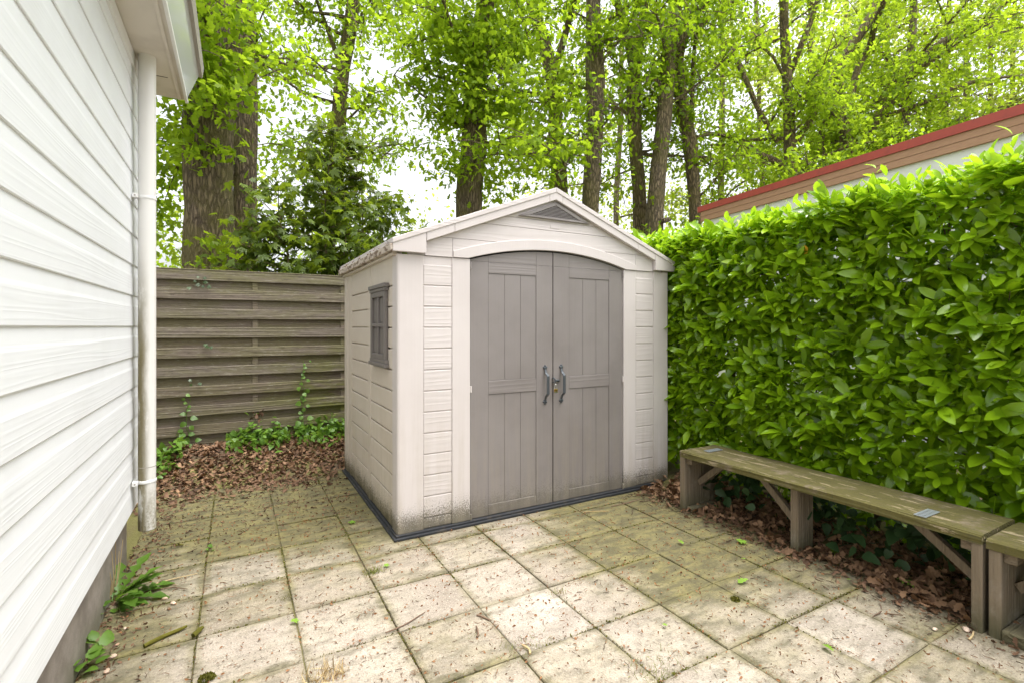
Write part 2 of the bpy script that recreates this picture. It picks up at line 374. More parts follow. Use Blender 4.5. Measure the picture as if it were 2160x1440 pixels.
def f_wfa(nt, put):
    ln, fi = grain(nt, 1, 1.4, .6); put(color=mix(nt, fi, (.36, .19, .11), (.55, .33, .21)), rough=.7)
M_WFA = mk('brown_fascia_wood', f_wfa)
M_CHW = mk('chalet_white', None, (.84, .85, .81), .5)

# ------------------------------------------------------------------ leaf shapes and instancing
def strip_leaf(st, fold=.25, curl=.0, wav=0.):     # stations (s, halfwidth) -> two-row leaf along +Y
    V = [(0, 0, 0)]; T = []
    for i, (s, wd) in enumerate(st[1:-1]):
        z = -curl*s*s; V += [(-wd, s, z+fold*wd+wav*math.sin(i*2.4)), (wd, s, z+fold*wd+wav*math.cos(i*2.1))]
    V.append((0, 1, -curl)); n = len(st)-2; e = len(V)-1
    T.append((0, 2, 1))
    for i in range(n-1): a = 1+2*i; T += [(a, a+1, a+3), (a, a+3, a+2)]
    T.append((1+2*(n-1), 2+2*(n-1), e)); return np.array(V), np.array(T)
def mid_leaf(st, fold=.25, curl=.2, twist=0.):
    V = [(0, 0, 0)]; T = []
    for s, wd in st[1:-1]:
        z = -curl*s*s; V += [(-wd, s, z+fold*wd), (0, s, z), (wd, s, z+fold*wd+twist*s)]
    V.append((0, 1, -curl)); n = len(st)-2; e = len(V)-1
    T += [(0, 2, 1), (0, 3, 2)]
    for i in range(n-1):
        a = 1+3*i
        for k in (0, 1): T += [(a+k, a+k+1, a+k+4), (a+k, a+k+4, a+k+3)]
    a = 1+3*(n-1); T += [(a, a+1, e), (a+1, a+2, e)]; return np.array(V), np.array(T)
def fan_leaf(half, dome=.12):
    out = half+[(-a, r) for a, r in reversed(half[1:-1])]
    V = [(0, 0, 0)]+[(r*math.sin(R(a)), r*math.cos(R(a)), -dome*r*r+(.05 if i % 2 else -.02)) for i, (a, r) in enumerate(out)]
    n = len(out); return np.array(V), np.array([(0, 1+(i+1) % n, 1+i) for i in range(n)])
OAK = [strip_leaf([(0, 0), (.2, .17), (.32, .10), (.5, .31), (.62, .17), (.8, .30), (1, 0)], f, c) for f, c in ((.3, .15), (.1, .3), (-.15, .1))]
DRY = [mid_leaf([(0, 0), (.18, .16), (.3, .10), (.48, .30), (.6, .18), (.78, .28), (.9, .12), (1, 0)], f, c, t) for f, c, t in ((.5, .35, .15), (.8, -.3, -.1), (-.4, -.4, .2), (.2, .5, .1))]
MAP = [fan_leaf([(0, 1.), (11, .66), (19, .70), (30, .40), (42, .88), (54, .58), (64, .60), (80, .33), (98, .60), (118, .38), (150, .22), (180, .05)], d) for d in (.15, .35)]
LAU = [mid_leaf([(0, 0), (.08, .05), (.3, .155), (.56, .20), (.8, .15), (.93, .07), (1, 0)], f, c) for f, c in ((.25, .12), (.4, .28), (.12, -.06), (.3, .42))]
DIA = [strip_leaf([(0, 0), (.45, .33), (.75, .22), (1, 0)], .3, .1)]
ROU = [strip_leaf([(0, 0), (.12, .30), (.4, .44), (.75, .26), (1, 0)], .2, .2)]
TOO = [mid_leaf([(0, 0), (.12, .30), (.3, .36), (.36, .31), (.52, .33), (.6, .25), (.75, .2), (1, 0)], .22, .25)]
def frames(d, n):              # leaf axis d, rough normal n -> rotation matrices
    d = d/np.linalg.norm(d, axis=1, keepdims=True)
    x = np.cross(d, n); x /= np.linalg.norm(x, axis=1, keepdims=True)+1e-9
    return np.stack([x, d, np.cross(x, d)], axis=2)
def inst(tmpl, pos, Rm, sc, pick=None):
    Vs, Ts, b = [], [], 0
    pick = rng.integers(0, len(tmpl), len(pos)) if pick is None else pick
    for k, (tv, tt) in enumerate(tmpl):
        i = np.where(pick == k)[0]
        if not len(i): continue
        V = np.einsum('nij,kj->nki', Rm[i], tv)*sc[i][:, None, None]+pos[i][:, None, :]
        T = tt[None]+(np.arange(len(i))*len(tv))[:, None, None]+b
        Vs.append(V.reshape(-1, 3)); Ts.append(T.reshape(-1, 3)); b += len(i)*len(tv)
    return np.concatenate(Vs), np.concatenate(Ts)
def rdir(n, up=0., spread=1.):
    v = rng.normal(size=(n, 3))*spread; v[:, 2] += up; return v
def scatter(name, tmpl, pos, d, nrm, sc, mat, parent=None, kind=None, origin=None):
    origin = Vector(origin) if origin is not None else (WL[parent] if parent else Vector((0, 0, 0)))
    V, T = inst(tmpl, pos-np.array(origin), frames(d, nrm), sc)
    o = link(name, mesh_np(name, V, T), mat, parent, origin)
    if kind: o['kind'] = kind
    return o
CAMF = np.array([_s, _c, 0]); CAMR = np.array([_c, -_s, 0])
def proj(P):
    d = P@CAMF; l = P@CAMR; d = np.where(d < .05, .05, d)
    return 1080+FPX*l/d, 688-FPX*(P[:, 2]-CH)/d, d
def pull_leaves(tmpl, pos, d, nrm, sc, mask, n, name, mat, parent):
    """the n leaves that show largest become objects of their own; returns the mask of the rest"""
    px, py, dd = proj(pos); ok = mask & (px > 20) & (px < 2140) & (py > 20) & (py < 1420)
    size = np.where(ok, sc/dd, 0); idx = np.argsort(-size)[:n]
    ms = []
    for k, (tv, tt) in enumerate(tmpl):
        me = mesh_np(name, tv, tt); me.materials.append(mat); ms.append(me)
    F = frames(d[idx], nrm[idx]); rest = np.ones(len(pos), bool)
    from mathutils import Matrix
    for j, i in enumerate(idx):
        o = link(name, ms[j % len(ms)], None, parent, pos[i])
        m = Matrix(F[j].tolist()); o.rotation_euler = m.to_euler(); s = float(sc[i]); o.scale = (s, s, s)
        rest[i] = False
    return rest

# ------------------------------------------------------------------ ground
def sstep(a, b, x):
    t = np.clip((x-a)/(b-a), 0, 1); return t*t*(3-2*t)
def gh(x, y):
    x = np.asarray(x, float); y = np.asarray(y, float)
    back = sstep(4.85, 6.0, y)*.20; right = sstep(2.98, 3.5, x)*.05
    h = -.009+np.maximum(back, right)
    nz = .012*np.sin(x*7.1+y*3.3)*np.sin(y*6.3-x*2.1)
    m = np.maximum(sstep(5.0, 5.3, y), sstep(3.05, 3.3, x)); return h+nz*m
def build_ground():
    xs = np.unique(np.concatenate([[-600, -200, -80, -30, -12, -6], np.arange(-3, 6.01, .12), [7, 9, 12, 20, 40, 90, 250, 600]]))
    ys = np.unique(np.concatenate([[-600, -200, -60, -20, -8, -4], np.arange(-2, 8.01, .12), [9, 11, 14, 20, 40, 90, 250, 900]]))
    X, Y = np.meshgrid(xs, ys); Z = gh(X, Y); V = np.stack([X, Y, Z], -1).reshape(-1, 3); nx = len(xs)
    q = [(j*nx+i, j*nx+i+1, (j+1)*nx+i+1, (j+1)*nx+i) for j in range(len(ys)-1) for i in range(nx-1)]
    o = link('ground', mesh_np('ground', V, np.array(q)), M_SOIL); tag(o, 'dark soil and moss under the slabs and beds', kind='structure'); return o
ground = build_ground()

# patio: 40 cm slabs with 5 mm joints
patio = empty('patio', (1.2, 2.6, 0)); tag(patio, 'grid of square weathered concrete slabs with mossy joints', kind='structure')
P0X, P0Y, PI = -.155, 1.025, .4055
slab_me = []
for v in range(3):
    rg = random.Random(v); h = .2; e = .0035
    b = MB(); ring = []
    for k in range(16):
        sd, f = divmod(k, 4); f = f/4*2-1; p = [(f, -1), (1, f), (-f, 1), (-1, -f)][sd]
        ring.append((p[0]*h+rg.uniform(-.0015, .0015), p[1]*h+rg.uniform(-.0015, .0015)))
    n = 16
    b.v = [(x, y, -.04) for x, y in ring]+[(x, y, -.004) for x, y in ring]+[(x*(1-e/h), y*(1-e/h), rg.uniform(-.0008, .0004)) for x, y in ring]
    for k in range(n):
        j = (k+1) % n
        b.f += [(k, j, n+j, n+k), (n+k, n+j, 2*n+j, 2*n+k)]
    b.f.append(tuple(2*n+k for k in range(n)))
    me = b.mesh('slab'); me.materials.append(M_SLAB); slab_me.append(me)
for i in range(-1, 8):
    for j in range(-4, 10):
        cx = P0X+(i+.5)*PI; cy = P0Y+(j+.5)*PI
        if cx > 1.05 and cy > 3.5 and cx < 3.3: continue        # under the shed
        o = link('slab', slab_me[random.randrange(3)], None, patio, (cx, cy, random.uniform(-.003, .002)))
        o.rotation_euler = (random.gauss(0, .004), random.gauss(0, .004), random.gauss(0, .0035)+math.pi/2*random.randrange(4))

# ------------------------------------------------------------------ house on the left
HX = -.51; HY = 3.70
house = empty('house', (-1.5, 1., 0), 'white clapboard house wall with drainpipe on the left', 'house')
MB().box(-4.5, HX-.03, -2.5, HY-.03, .30, 2.93).build('wall', M_WTR, house)
MB().box(-4.5, -.56, -2.5, HY-.06, -.04, .345).build('plinth', M_PLI, house)
BH = .1737
for k in range(15):
    z = .355+k*BH
    b = MB().prism([(HX-.026, z), (HX-.0025, z+.001), (HX, z+.0055), (HX-.002, z+.11), (HX-.004, z+.125), (HX-.0065, z+BH+.004), (HX-.026, z+BH+.004)], 1, -2.5, HY-.012)
    b.v = [(p, a, q) for p, a, q in b.v]; b.build('siding_board', M_SID, house)
box('corner_trim', M_WTR, house, HX-.03, HX+.004, HY-.010, HY+.006, .345, 2.93, .001)
box('frieze_board', M_WTR, house, HX-.028, HX+.010, -2.5, HY, 2.86, 2.936, .002)
sof = MB().box(-4.3, -.30, -2.5, 4.05, 2.94, 2.965).build('soffit', M_SOF, house)
box('soffit_joint', M_DRK, sof, -.44, -.37, 3.73, 3.733, 2.938, 2.942, 0)
box('soffit_edge_strip', M_SOF, sof, -.345, -.325, -2.5, 4.045, 2.934, 2.9395, .001)
g = MB().prism([(-.300, 2.938), (-.222, 3.135), (-.26, 3.16), (-4.3, 3.16), (-4.3, 2.967), (-.31, 2.967)], 1, -2.5, 4.052).build('gutter_fascia', M_GUT, house)
MB().prism([(-.303, 2.925), (-.288, 2.925), (-.285, 2.938), (-.303, 2.938)], 1, -2.5, 4.06).build('bottom_bead', M_WTR, g)
MB().prism([(-.226, 3.125), (-.205, 3.12), (-.195, 3.19), (-.24, 3.19)], 1, -2.5, 4.065).build('rim_trim', M_TRM, g)
MB().prism([(-4.3, 3.16), (-.24, 3.19), (-2.4, 4.1), (-4.3, 4.1)], 1, -2.5, 4.0).build('roof', M_TRM, house)
# drainpipe
PX, PY = -.445, 3.50
pipe = MB().tube([(PX, PY, .245), (PX, PY, .9), (PX, PY, 1.6), (PX, PY, 2.3), (PX, PY, 2.95)], .0425, 28).build('drainpipe', M_PIPE, house)
MB().tube([(PX, PY, .2405), (PX, PY, .2445)], .034, 20).build('dark_end_disc', M_DRK, pipe)  # solid disc coloured dark to paint the shade inside the pipe
for z in (.52, 2.13):
    b = MB().tube([(PX, PY, z-.009), (PX, PY, z+.009)], .0448, 28)
    b.tube([(PX, PY, z-.005), (PX, PY, z+.005)], .0458, 28)
    b.box(HX-.002, PX-.03, PY-.012, PY+.012, z-.008, z+.008); b.box(PX-.062, PX-.036, PY-.058, PY-.022, z-.011, z+.011)
    b.build('bracket', M_WTR, pipe, .001)
    MB().tube([(PX-.049, PY-.060, z), (PX-.049, PY-.0565, z)], .004, 10).build('screw', M_TRM, pipe)
for z in (.60, 1.57): MB().tube([(PX, PY, z), (PX, PY, z+.004)], .0431, 28).build('joint', M_TRM if z < 1 else M_PIPE, pipe)

# ------------------------------------------------------------------ garden shed
SX0, SX1, SXM, SY, SYB = .925, 3.391, 2.158, 3.215, 4.985
shed = empty('garden_shed', (SXM, SY, 0), 'cream resin garden shed with grey double doors and gable roof', 'shed')
b = MB().box(SX0-.028, SX1+.028, SY-.032, SYB+.02, 0, .017); b.box(SX0-.012, SX1+.012, SY-.014, SYB+.01, .0171, .031)
b.build('base_tray', M_BAS, shed, .003)
ZT = 1.876
def fr(x): return 2*SXM-x       # mirror about the door seam
MB().box(SX0+.02, SX0+.04, SY+.03, SYB, .03, 1.93).build('side_wall_core', M_CRS, shed)
MB().box(SX1-.04, SX1-.002, SY+.03, SYB, .03, 1.93).build('side_wall', M_CRS, shed)
MB().box(SX0+.04, SX1-.04, SYB-.03, SYB-.002, .03, 1.93).build('back_wall', M_CRS, shed)
for mir in (0, 1):
    def fb(name, mat, xa, xb, y0, y1, z0, z1, bev=.003, par=None):
        if mir: xa, xb = fr(xb), fr(xa)
        return box(name, mat, par or shed, xa, xb, y0, y1, z0, z1, bev)
    if mir == 0:
        c = MB().prism([(SX0+.016, SY), (SX0+.006, SY+.004), (SX0, SY+.014), (SX0, SY+.12), (SX0+.019, SY+.12), (SX0+.03, SY+.03), (1.1045, SY+.03), (1.1045, SY)], 2, .032, ZT)
    else:
        c = MB().prism([(SX1-.016, SY), (SX1-.006, SY+.004), (SX1, SY+.014), (SX1, SY+.12), (SX1-.041, SY+.12), (SX1-.041, SY+.03), (fr(1.1045), SY+.03), (fr(1.1045), SY)], 2, .032, ZT)
    c.build('corner_panel', M_CRZ, shed, .002)
    fb('door_jamb', M_CRZ, 1.3115, 1.4475, SY, SY+.03, .032, ZT-.001, .004)
    fb('plank_backing', M_CRZ, 1.103, 1.313, SY+.010, SY+.029, .033, ZT-.002, 0)
    zs = [.034, .106]+[.25+.1425*k for k in range(12)]
    for k in range(13):
        z0 = zs[k]; z1 = zs[k+1] if k+1 < len(zs) else ZT
        z1 = min(z1, ZT)
        dy = .0035 if k else .006
        fb('plank', M_CRX, 1.107, 1.309, SY+dy, SY+.0145, z0+.004, z1-.003, .0035)
# left wall: two columns of planks between posts
zl = [.034]+[.25+.1425*k for k in range(12)]
for (ya, yb) in ((SY+.121, 3.962), (4.052, 4.69)):
    for k in range(12):
        z0, z1 = zl[k], (zl[k+1] if k < 11 else 1.90)
        box('plank', M_CRY, shed, SX0+.0025, SX0+.0195, ya+.001, yb-.001, z0+.004, z1-.004, .006)
box('wall_post', M_CRS, shed, SX0-.001, SX0+.0195, 3.963, 4.051, .032, 1.90, .005)
box('rear_corner_panel', M_CRS, shed, SX0, SX0+.0195, 4.691, 4.85, .032, 1.90, .004)
box('rear_corner_post', M_CRS, shed, SX0-.008, SX0+.0195, 4.851, SYB, .032, 1.90, .008)
# window in the left wall
win = empty('window', (SX0-.02, 3.65, 1.40)); win.parent = shed; win.location = Vector((SX0-.02, 3.65, 1.40))-WL[shed]
def wb(name, x0, x1, ya, yb, z0, z1, bev=.003, mat=M_TPW): return box(name, mat, win, SX0-x1, SX0-x0, ya, yb, z0, z1, bev)
wb('pane_panel', -.002, .004, 3.45, 3.85, 1.15, 1.66, 0)
wb('frame', .002, .026, 3.444, 3.488, 1.165, 1.648); wb('frame', .002, .026, 3.812, 3.856, 1.165, 1.648)
wb('frame', .002, .0255, 3.489, 3.811, 1.61, 1.648); wb('frame', .002, .0255, 3.489, 3.811, 1.165, 1.20)
wb('glazing_bar', .002, .022, 3.634, 3.666, 1.201, 1.609); wb('glazing_bar', .002, .0225, 3.489, 3.633, 1.395, 1.42); wb('glazing_bar', .002, .0225, 3.667, 3.811, 1.395, 1.42)
for ya, yb in ((3.500, 3.56), (3.565, 3.624), (3.676, 3.735), (3.74, 3.80)):
    wb('shutter_board', .003, .009, ya, yb, 1.43, 1.60, .002); wb('shutter_board', .003, .009, ya, yb, 1.21, 1.385, .002)
wb('sill', -.001, .035, 3.418, 3.882, 1.112, 1.138); wb('sill', -.001, .027, 3.43, 3.87, 1.139, 1.164)
wb('head', -.001, .038, 3.418, 3.882, 1.672, 1.70); wb('head', -.001, .030, 3.428, 3.872, 1.649, 1.671)
# gable
def outer(x): return 2.461-.3865*abs(x-SXM)
def inner(x): return 2.373-.3865*abs(x-SXM)
def arc(x, r, top): d = abs(x-SXM); return top-r+math.sqrt(max(r*r-d*d, 0))
def darc(x): return arc(x, 2.60, 1.977)      # top of the doors
def barc(x): return arc(x, 2.62, 2.058)      # top of the header band
xs = lin(SX0+.02, SX1-.02, 61)
MB().strip(lin(1.0, 3.31, 60), lambda x: max(ZT+.001, darc(x)+.004) if 1.44 < x < 2.876 else ZT+.001, lambda x: outer(x)-.03, SY+.012, SY+.03).build('gable_core', M_CRZ, shed)
for xa, xb, z0, z1 in ((1.115, 1.314, ZT+.001, 2.009), (1.316, 3.000, ZT+.001, 2.009), (3.002, 3.201, ZT+.001, 2.009), (1.2, 3.116, 2.0115, 2.135), (1.4, 2.9, 2.1375, 2.206), (1.5, 2.8, 2.2085, 2.4)):
    def lo(x): return max(z0, (barc(x)-.02) if 1.44 < x < 2.876 and z0 < 2.1 else z0)
    hi = lambda x: min(z1, inner(x)+.012)
    n = 45; good = []
    segs = []
    for x in lin(xa, xb, n*2):
        if hi(x)-lo(x) > .002: good.append(x)
        elif good: segs.append(good); good = []
    if good: segs.append(good)
    for g_ in segs:
        if len(g_) > 2: MB().strip(g_, lo, hi, SY+.001, SY+.0115).build('gable_plank', M_CRX, shed, .0015, 1)
MB().strip(lin(1.318, 2.998, 60), lambda x: max(ZT+.001, darc(x)+.004) if 1.449 < x < 2.867 else ZT+.001, barc, SY-.010, SY+.0115).build('arched_header', M_CRZ, shed, .003)
b = MB()
for k in range(24): pass
pl = []
for cx_, cz_, a0 in ((.034, .004, -90), (.034, .004, 0), (-.034, .004, 90), (-.034, .004, 180)):
    for q in range(5):
        a = R(a0+q*22.5); pl.append((SXM+.012+(.036 if a0 in (-90, 0) else -.036)+.009*math.cos(a), 2.171+(.006 if a0 in (0, 90) else -.006)+.009*math.sin(a)))
MB().prism(pl, 1, SY-.002, SY+.002).build('name_plate', M_CRZ, shed, .001)
# barge boards: box ends, long runs, ridge cap
def flo(x): d = abs(x-SXM); return 1.887 if d > 1.043 else inner(x)
def fasc(name, xa, xb, y0):
    MB().strip(lin(xa+.0008, xb-.0008, 26), flo, lambda x: outer(x) if abs(x-SXM) < 1.272 else outer(x), y0, SY-.001).build(name, M_CRZ, shed, .003)
for xa, xb in ((.886, 1.1145), (1.1155, 1.318), (1.318, 2.098), (2.218, 2.998), (2.998, 3.2005), (3.2015, 3.43)): fasc('barge_board', xa, xb, SY-.034)
fasc('ridge_cap', 2.098, 2.218, SY-.035)
for s in (-1, 1):
    ex = SXM+s*1.275; n_ = 8
    p = [(ex, outer(ex)-.03), (ex, outer(ex)+.004), (SXM+s*.001, 2.466), (SXM+s*.001, 2.43)]
    rf = MB().prism(p if s < 0 else p[::-1], 1, SY-.040, SYB+.06).build('roof_panel', M_CRX, shed, .003)
    e0, e1 = (ex-.012, ex+.05) if s < 0 else (ex-.05, ex+.012)
    MB().box(e0, e1, SY-.030, SYB+.065, 1.889, 1.938).build('eave_edge', M_EDG if s < 0 else M_CRS, rf, .006)
    MB().box(*( (e0+.03, e1+.01) if s < 0 else (e0-.01, e1-.03)), SY+.03, SYB+.02, 1.868, 1.888).build('eave_soffit', M_CRS, rf, .004)
# gable vent
vent = empty('vent', (SXM, SY-.01, 2.26)); vent.parent = shed; vent.location = Vector((SXM, SY-.01, 2.26))-WL[shed]
VA, VB, VC = (1.832, 2.221), (2.500, 2.221), (2.166, 2.358)
def tri_in(t, d):
    cx = sum(p[0] for p in t)/3; cz = sum(p[1] for p in t)/3
    return [(cx+(p[0]-cx)*d, cz+(p[1]-cz)*d) for p in t]
T0 = [VA, VB, VC]; T1 = tri_in(T0, .70)
MB().prism(tri_in(T0, .9), 1, SY-.0015, SY+.0005).build('backing', M_DRK, vent)
for i in range(3):
    j = (i+1) % 3; MB().prism([T0[i], T0[j], T1[j], T1[i]], 1, SY-.020, SY-.002).build('frame', M_TPX, vent, .003)
for k in range(9):
    z = T1[0][1]+.003+k*(T1[2][1]-T1[0][1])/9.2; f = (z-T1[0][1])/(T1[2][1]-T1[0][1])
    hw = (T1[1][0]-T1[0][0])/2*(1-f)+.012
    MB().prism([(SY-.016, z), (SY-.003, z+.0045), (SY-.003, z+.009), (SY-.016, z+.0045)], 0, VC[0]-hw, VC[0]+hw).build('slat', M_TPX, vent)
box('door_gap_shade', M_DRK, shed, 1.449, 2.867, SY+.0325, SY+.036, .034, 2.0, 0)  # dark sheet added behind the doors to paint the shade in their gaps
# doors
for mir in (0, 1):
    dr = empty('door', (1.452 if not mir else 2.864, SY+.02, .03)); dr.parent = shed; dr.location = WL[dr]-WL[shed]
    def X_(a, b): return (a, b) if not mir else (fr(b), fr(a))
    def dtop(x): return min(darc(x)-.007, 1.9999)
    xa, xb = X_(1.4535, 2.1535)
    MB().strip(lin(xa, xb, 24), lambda x: .034, dtop, SY+.021, SY+.032).build('core', M_TPZ, dr)
    for a, b_, n_ in ((1.4535, 1.5965, 'stile'), (2.0055, 2.1535, 'stile')):
        xa, xb = X_(a, b_)
        MB().strip(lin(xa, xb, 10), lambda x: .034, lambda x: 1.862, SY+.013, SY+.0209).build(n_, M_TPZ, dr, .002)
        MB().strip(lin(xa, xb, 10), lambda x: 1.8635, dtop, SY+.0132, SY+.0209).build('top_'+n_, M_TPZ, dr, .001)
    xa, xb = X_(1.5975, 2.0045)
    MB().strip(lin(xa, xb, 14), lambda x: 1.783, lambda x: 1.862, SY+.0135, SY+.0209).build('rail', M_TPX, dr, .002)
    MB().strip(lin(xa, xb, 14), lambda x: 1.8635, dtop, SY+.0137, SY+.0209).build('top_rail', M_TPX, dr, .001)
    box('rail', M_TPX, dr, xa, xb, SY+.0135, SY+.0209, .909, 1.006, .002)
    box('rail', M_TPZ, dr, xa, xb, SY+.0135, SY+.0209, .034, .112, .004)
    for z0, z1 in ((.1135, .9075), (1.0075, 1.7815)):
        for a, b_ in ((1.599, 1.7305), (1.7345, 1.8655), (1.8695, 2.003)):
            xa, xb = X_(a, b_); box('panel_board', M_TPZ, dr, xa, xb, SY+.0175, SY+.0209, z0, z1, .0015)
    hxp = 1.4535 if not mir else fr(1.4535)
    for z, m_ in ((.05, M_CRZ), (.956, M_CRZ), (1.83, M_TPX)):
        MB().tube([(hxp, SY+.004, z-.022), (hxp, SY+.004, z+.022)], .008, 12).build('hinge', m_, dr)
    # cast handle: two rosettes, two sloping necks and a square grip
    hx = 2.083 if not mir else 2.2335; y0 = SY+.013
    b = MB()
    prof = [(y0-.004, .817), (y0-.007, .838), (y0-.016, .858), (y0-.040, .880), (y0-.046, .888), (y0-.046, 1.018), (y0-.040, 1.026), (y0-.016, 1.048), (y0-.007, 1.068), (y0-.004, 1.088)]
    wds = [.012, .009, .010, .012, .0125, .0125, .012, .010, .009, .012]
    hd = MB()
    for i, ((y, z), wd) in enumerate(zip(prof, wds)):
        th = .0085 if 3 <= i <= 6 else .006
        for k in range(8):
            a = R(45*k+22.5); hd.v.append((hx+wd*1.05*math.cos(a), y+th*math.sin(a)*1.1*(.8), z+(th*.5*math.sin(a) if i in (3, 4) else -th*.5*math.sin(a) if i in (5, 6) else 0)))
    for i in range(len(prof)-1):
        for k in range(8): k2 = (k+1) % 8; hd.f.append((i*8+k, i*8+k2, i*8+8+k2, i*8+8+k))
    hd.f.append(tuple(range(8))); hd.f.append(tuple(len(prof)*8-8+k for k in range(8)))
    ho = hd.build('handle', M_IRN, dr, .0015)
    for zc, s in ((.824, -1), (1.081, 1)):
        ro = MB()
        for dx, dz, r_ in ((0, 0, .016), (-.011, s*.004, .009), (.011, s*.004, .009), (0, s*.016, .008)):
            ro.tube([(hx+dx, y0, zc+dz), (hx+dx, y0-.005, zc+dz), (hx+dx, y0-.009, zc+dz)], [r_, r_*.95, r_*.5], 14)
        ro.tube([(hx, y0-.009, zc), (hx, y0-.013, zc)], [.005, .003], 10)
        ro.build('rosette', M_IRN, dr)
# hasp on the seam, lock hanging in it
hp = MB(); yh = SY+.012
hp.tube([(2.2105, yh, .976), (2.19, yh-.010, .978), (2.165, yh-.018, .982)], [.011, .009, .007], 12)
hp.box(2.148, 2.164, yh-.030, yh, .966, .972); hp.tube([(2.150, yh-.002, .995), (2.150, yh-.020, 1.004), (2.160, yh-.028, .990), (2.166, yh-.028, .972)], .0055, 10)
hp.build('hasp', M_IRN, shed)
pad = empty('padlock', (2.160, yh-.036, .888), 'small brass and steel padlock hanging between the door handles', 'padlock')
px_, py_, pz_ = 2.160, yh-.036, .888
box('body', M_BRS, pad, px_-.0145, px_+.0145, py_-.006, py_+.006, pz_+.009, pz_+.032, .002)
box('bottom_plate', M_STL, pad, px_-.0150, px_+.0150, py_-.0065, py_+.0065, pz_+.001, pz_+.0085, .001)
sh = [(px_-.009, py_, pz_+.030), (px_-.009, py_, pz_+.055)]+[(px_-.009*math.cos(R(a)), py_, pz_+.055+.012*math.sin(R(a))) for a in range(30, 180, 30)]+[(px_+.009, py_, pz_+.055), (px_+.009, py_, pz_+.030)]
MB().tube(sh, .0028, 10).build('shackle', M_STL, pad)

# ------------------------------------------------------------------ slatted fence behind
FY = 6.0
for xa, lab, hid in ((-.735, 'weathered overlapping board fence panel between house and shed', 0), (-2.585, 'fence panel of grey boards half hidden behind the white house', 1), (1.115, 'fence panel of grey boards hidden behind the shed', 1)):
    fe = empty('fence_panel', (xa+.9, FY, .1), lab, 'fence')
    for k in range(9):
        zb = 1.867-.196*k; r1, r2 = random.uniform(-.004, .004), random.uniform(-.004, .004)
        def bd(name, y0, y1, z0, z1):
            b = MB().box(xa, xa+1.845, y0, y1, z0, z1); t1, t2 = random.uniform(-.006, .006), random.uniform(-.006, .006)
            b.v = [(x, y, z+(t1 if x == xa else t2)) for x, y, z in b.v]; b.build(name, M_FEN, fe, .003, 1)
        bd('board', FY-.030, FY-.014, zb, zb+.103)
        bd('board', FY+.003, FY+.018, zb-.112, zb-.112+.122)
    for dx in (.0, .885, 1.79):
        box('batten', M_FEN, fe, xa+dx+.002, xa+dx+.054, FY-.0135, FY+.0025, .15, 1.955, .002)
    MB().box(xa-.01, xa+1.85, FY-.034, FY+.026, 1.9705, 1.980).build('cap_board', M_FEN, fe, .003, 1)
    box('kickboard', M_FEN, fe, xa, xa+1.845, FY-.03, FY+.0, .05, .19, .003)
    if hid: box('post', M_FEN, fe, xa-.035 if xa > 0 else xa+1.8, xa-.012 if xa > 0 else xa+1.842, FY+.04, FY+.10, .0, 2.0, .004)

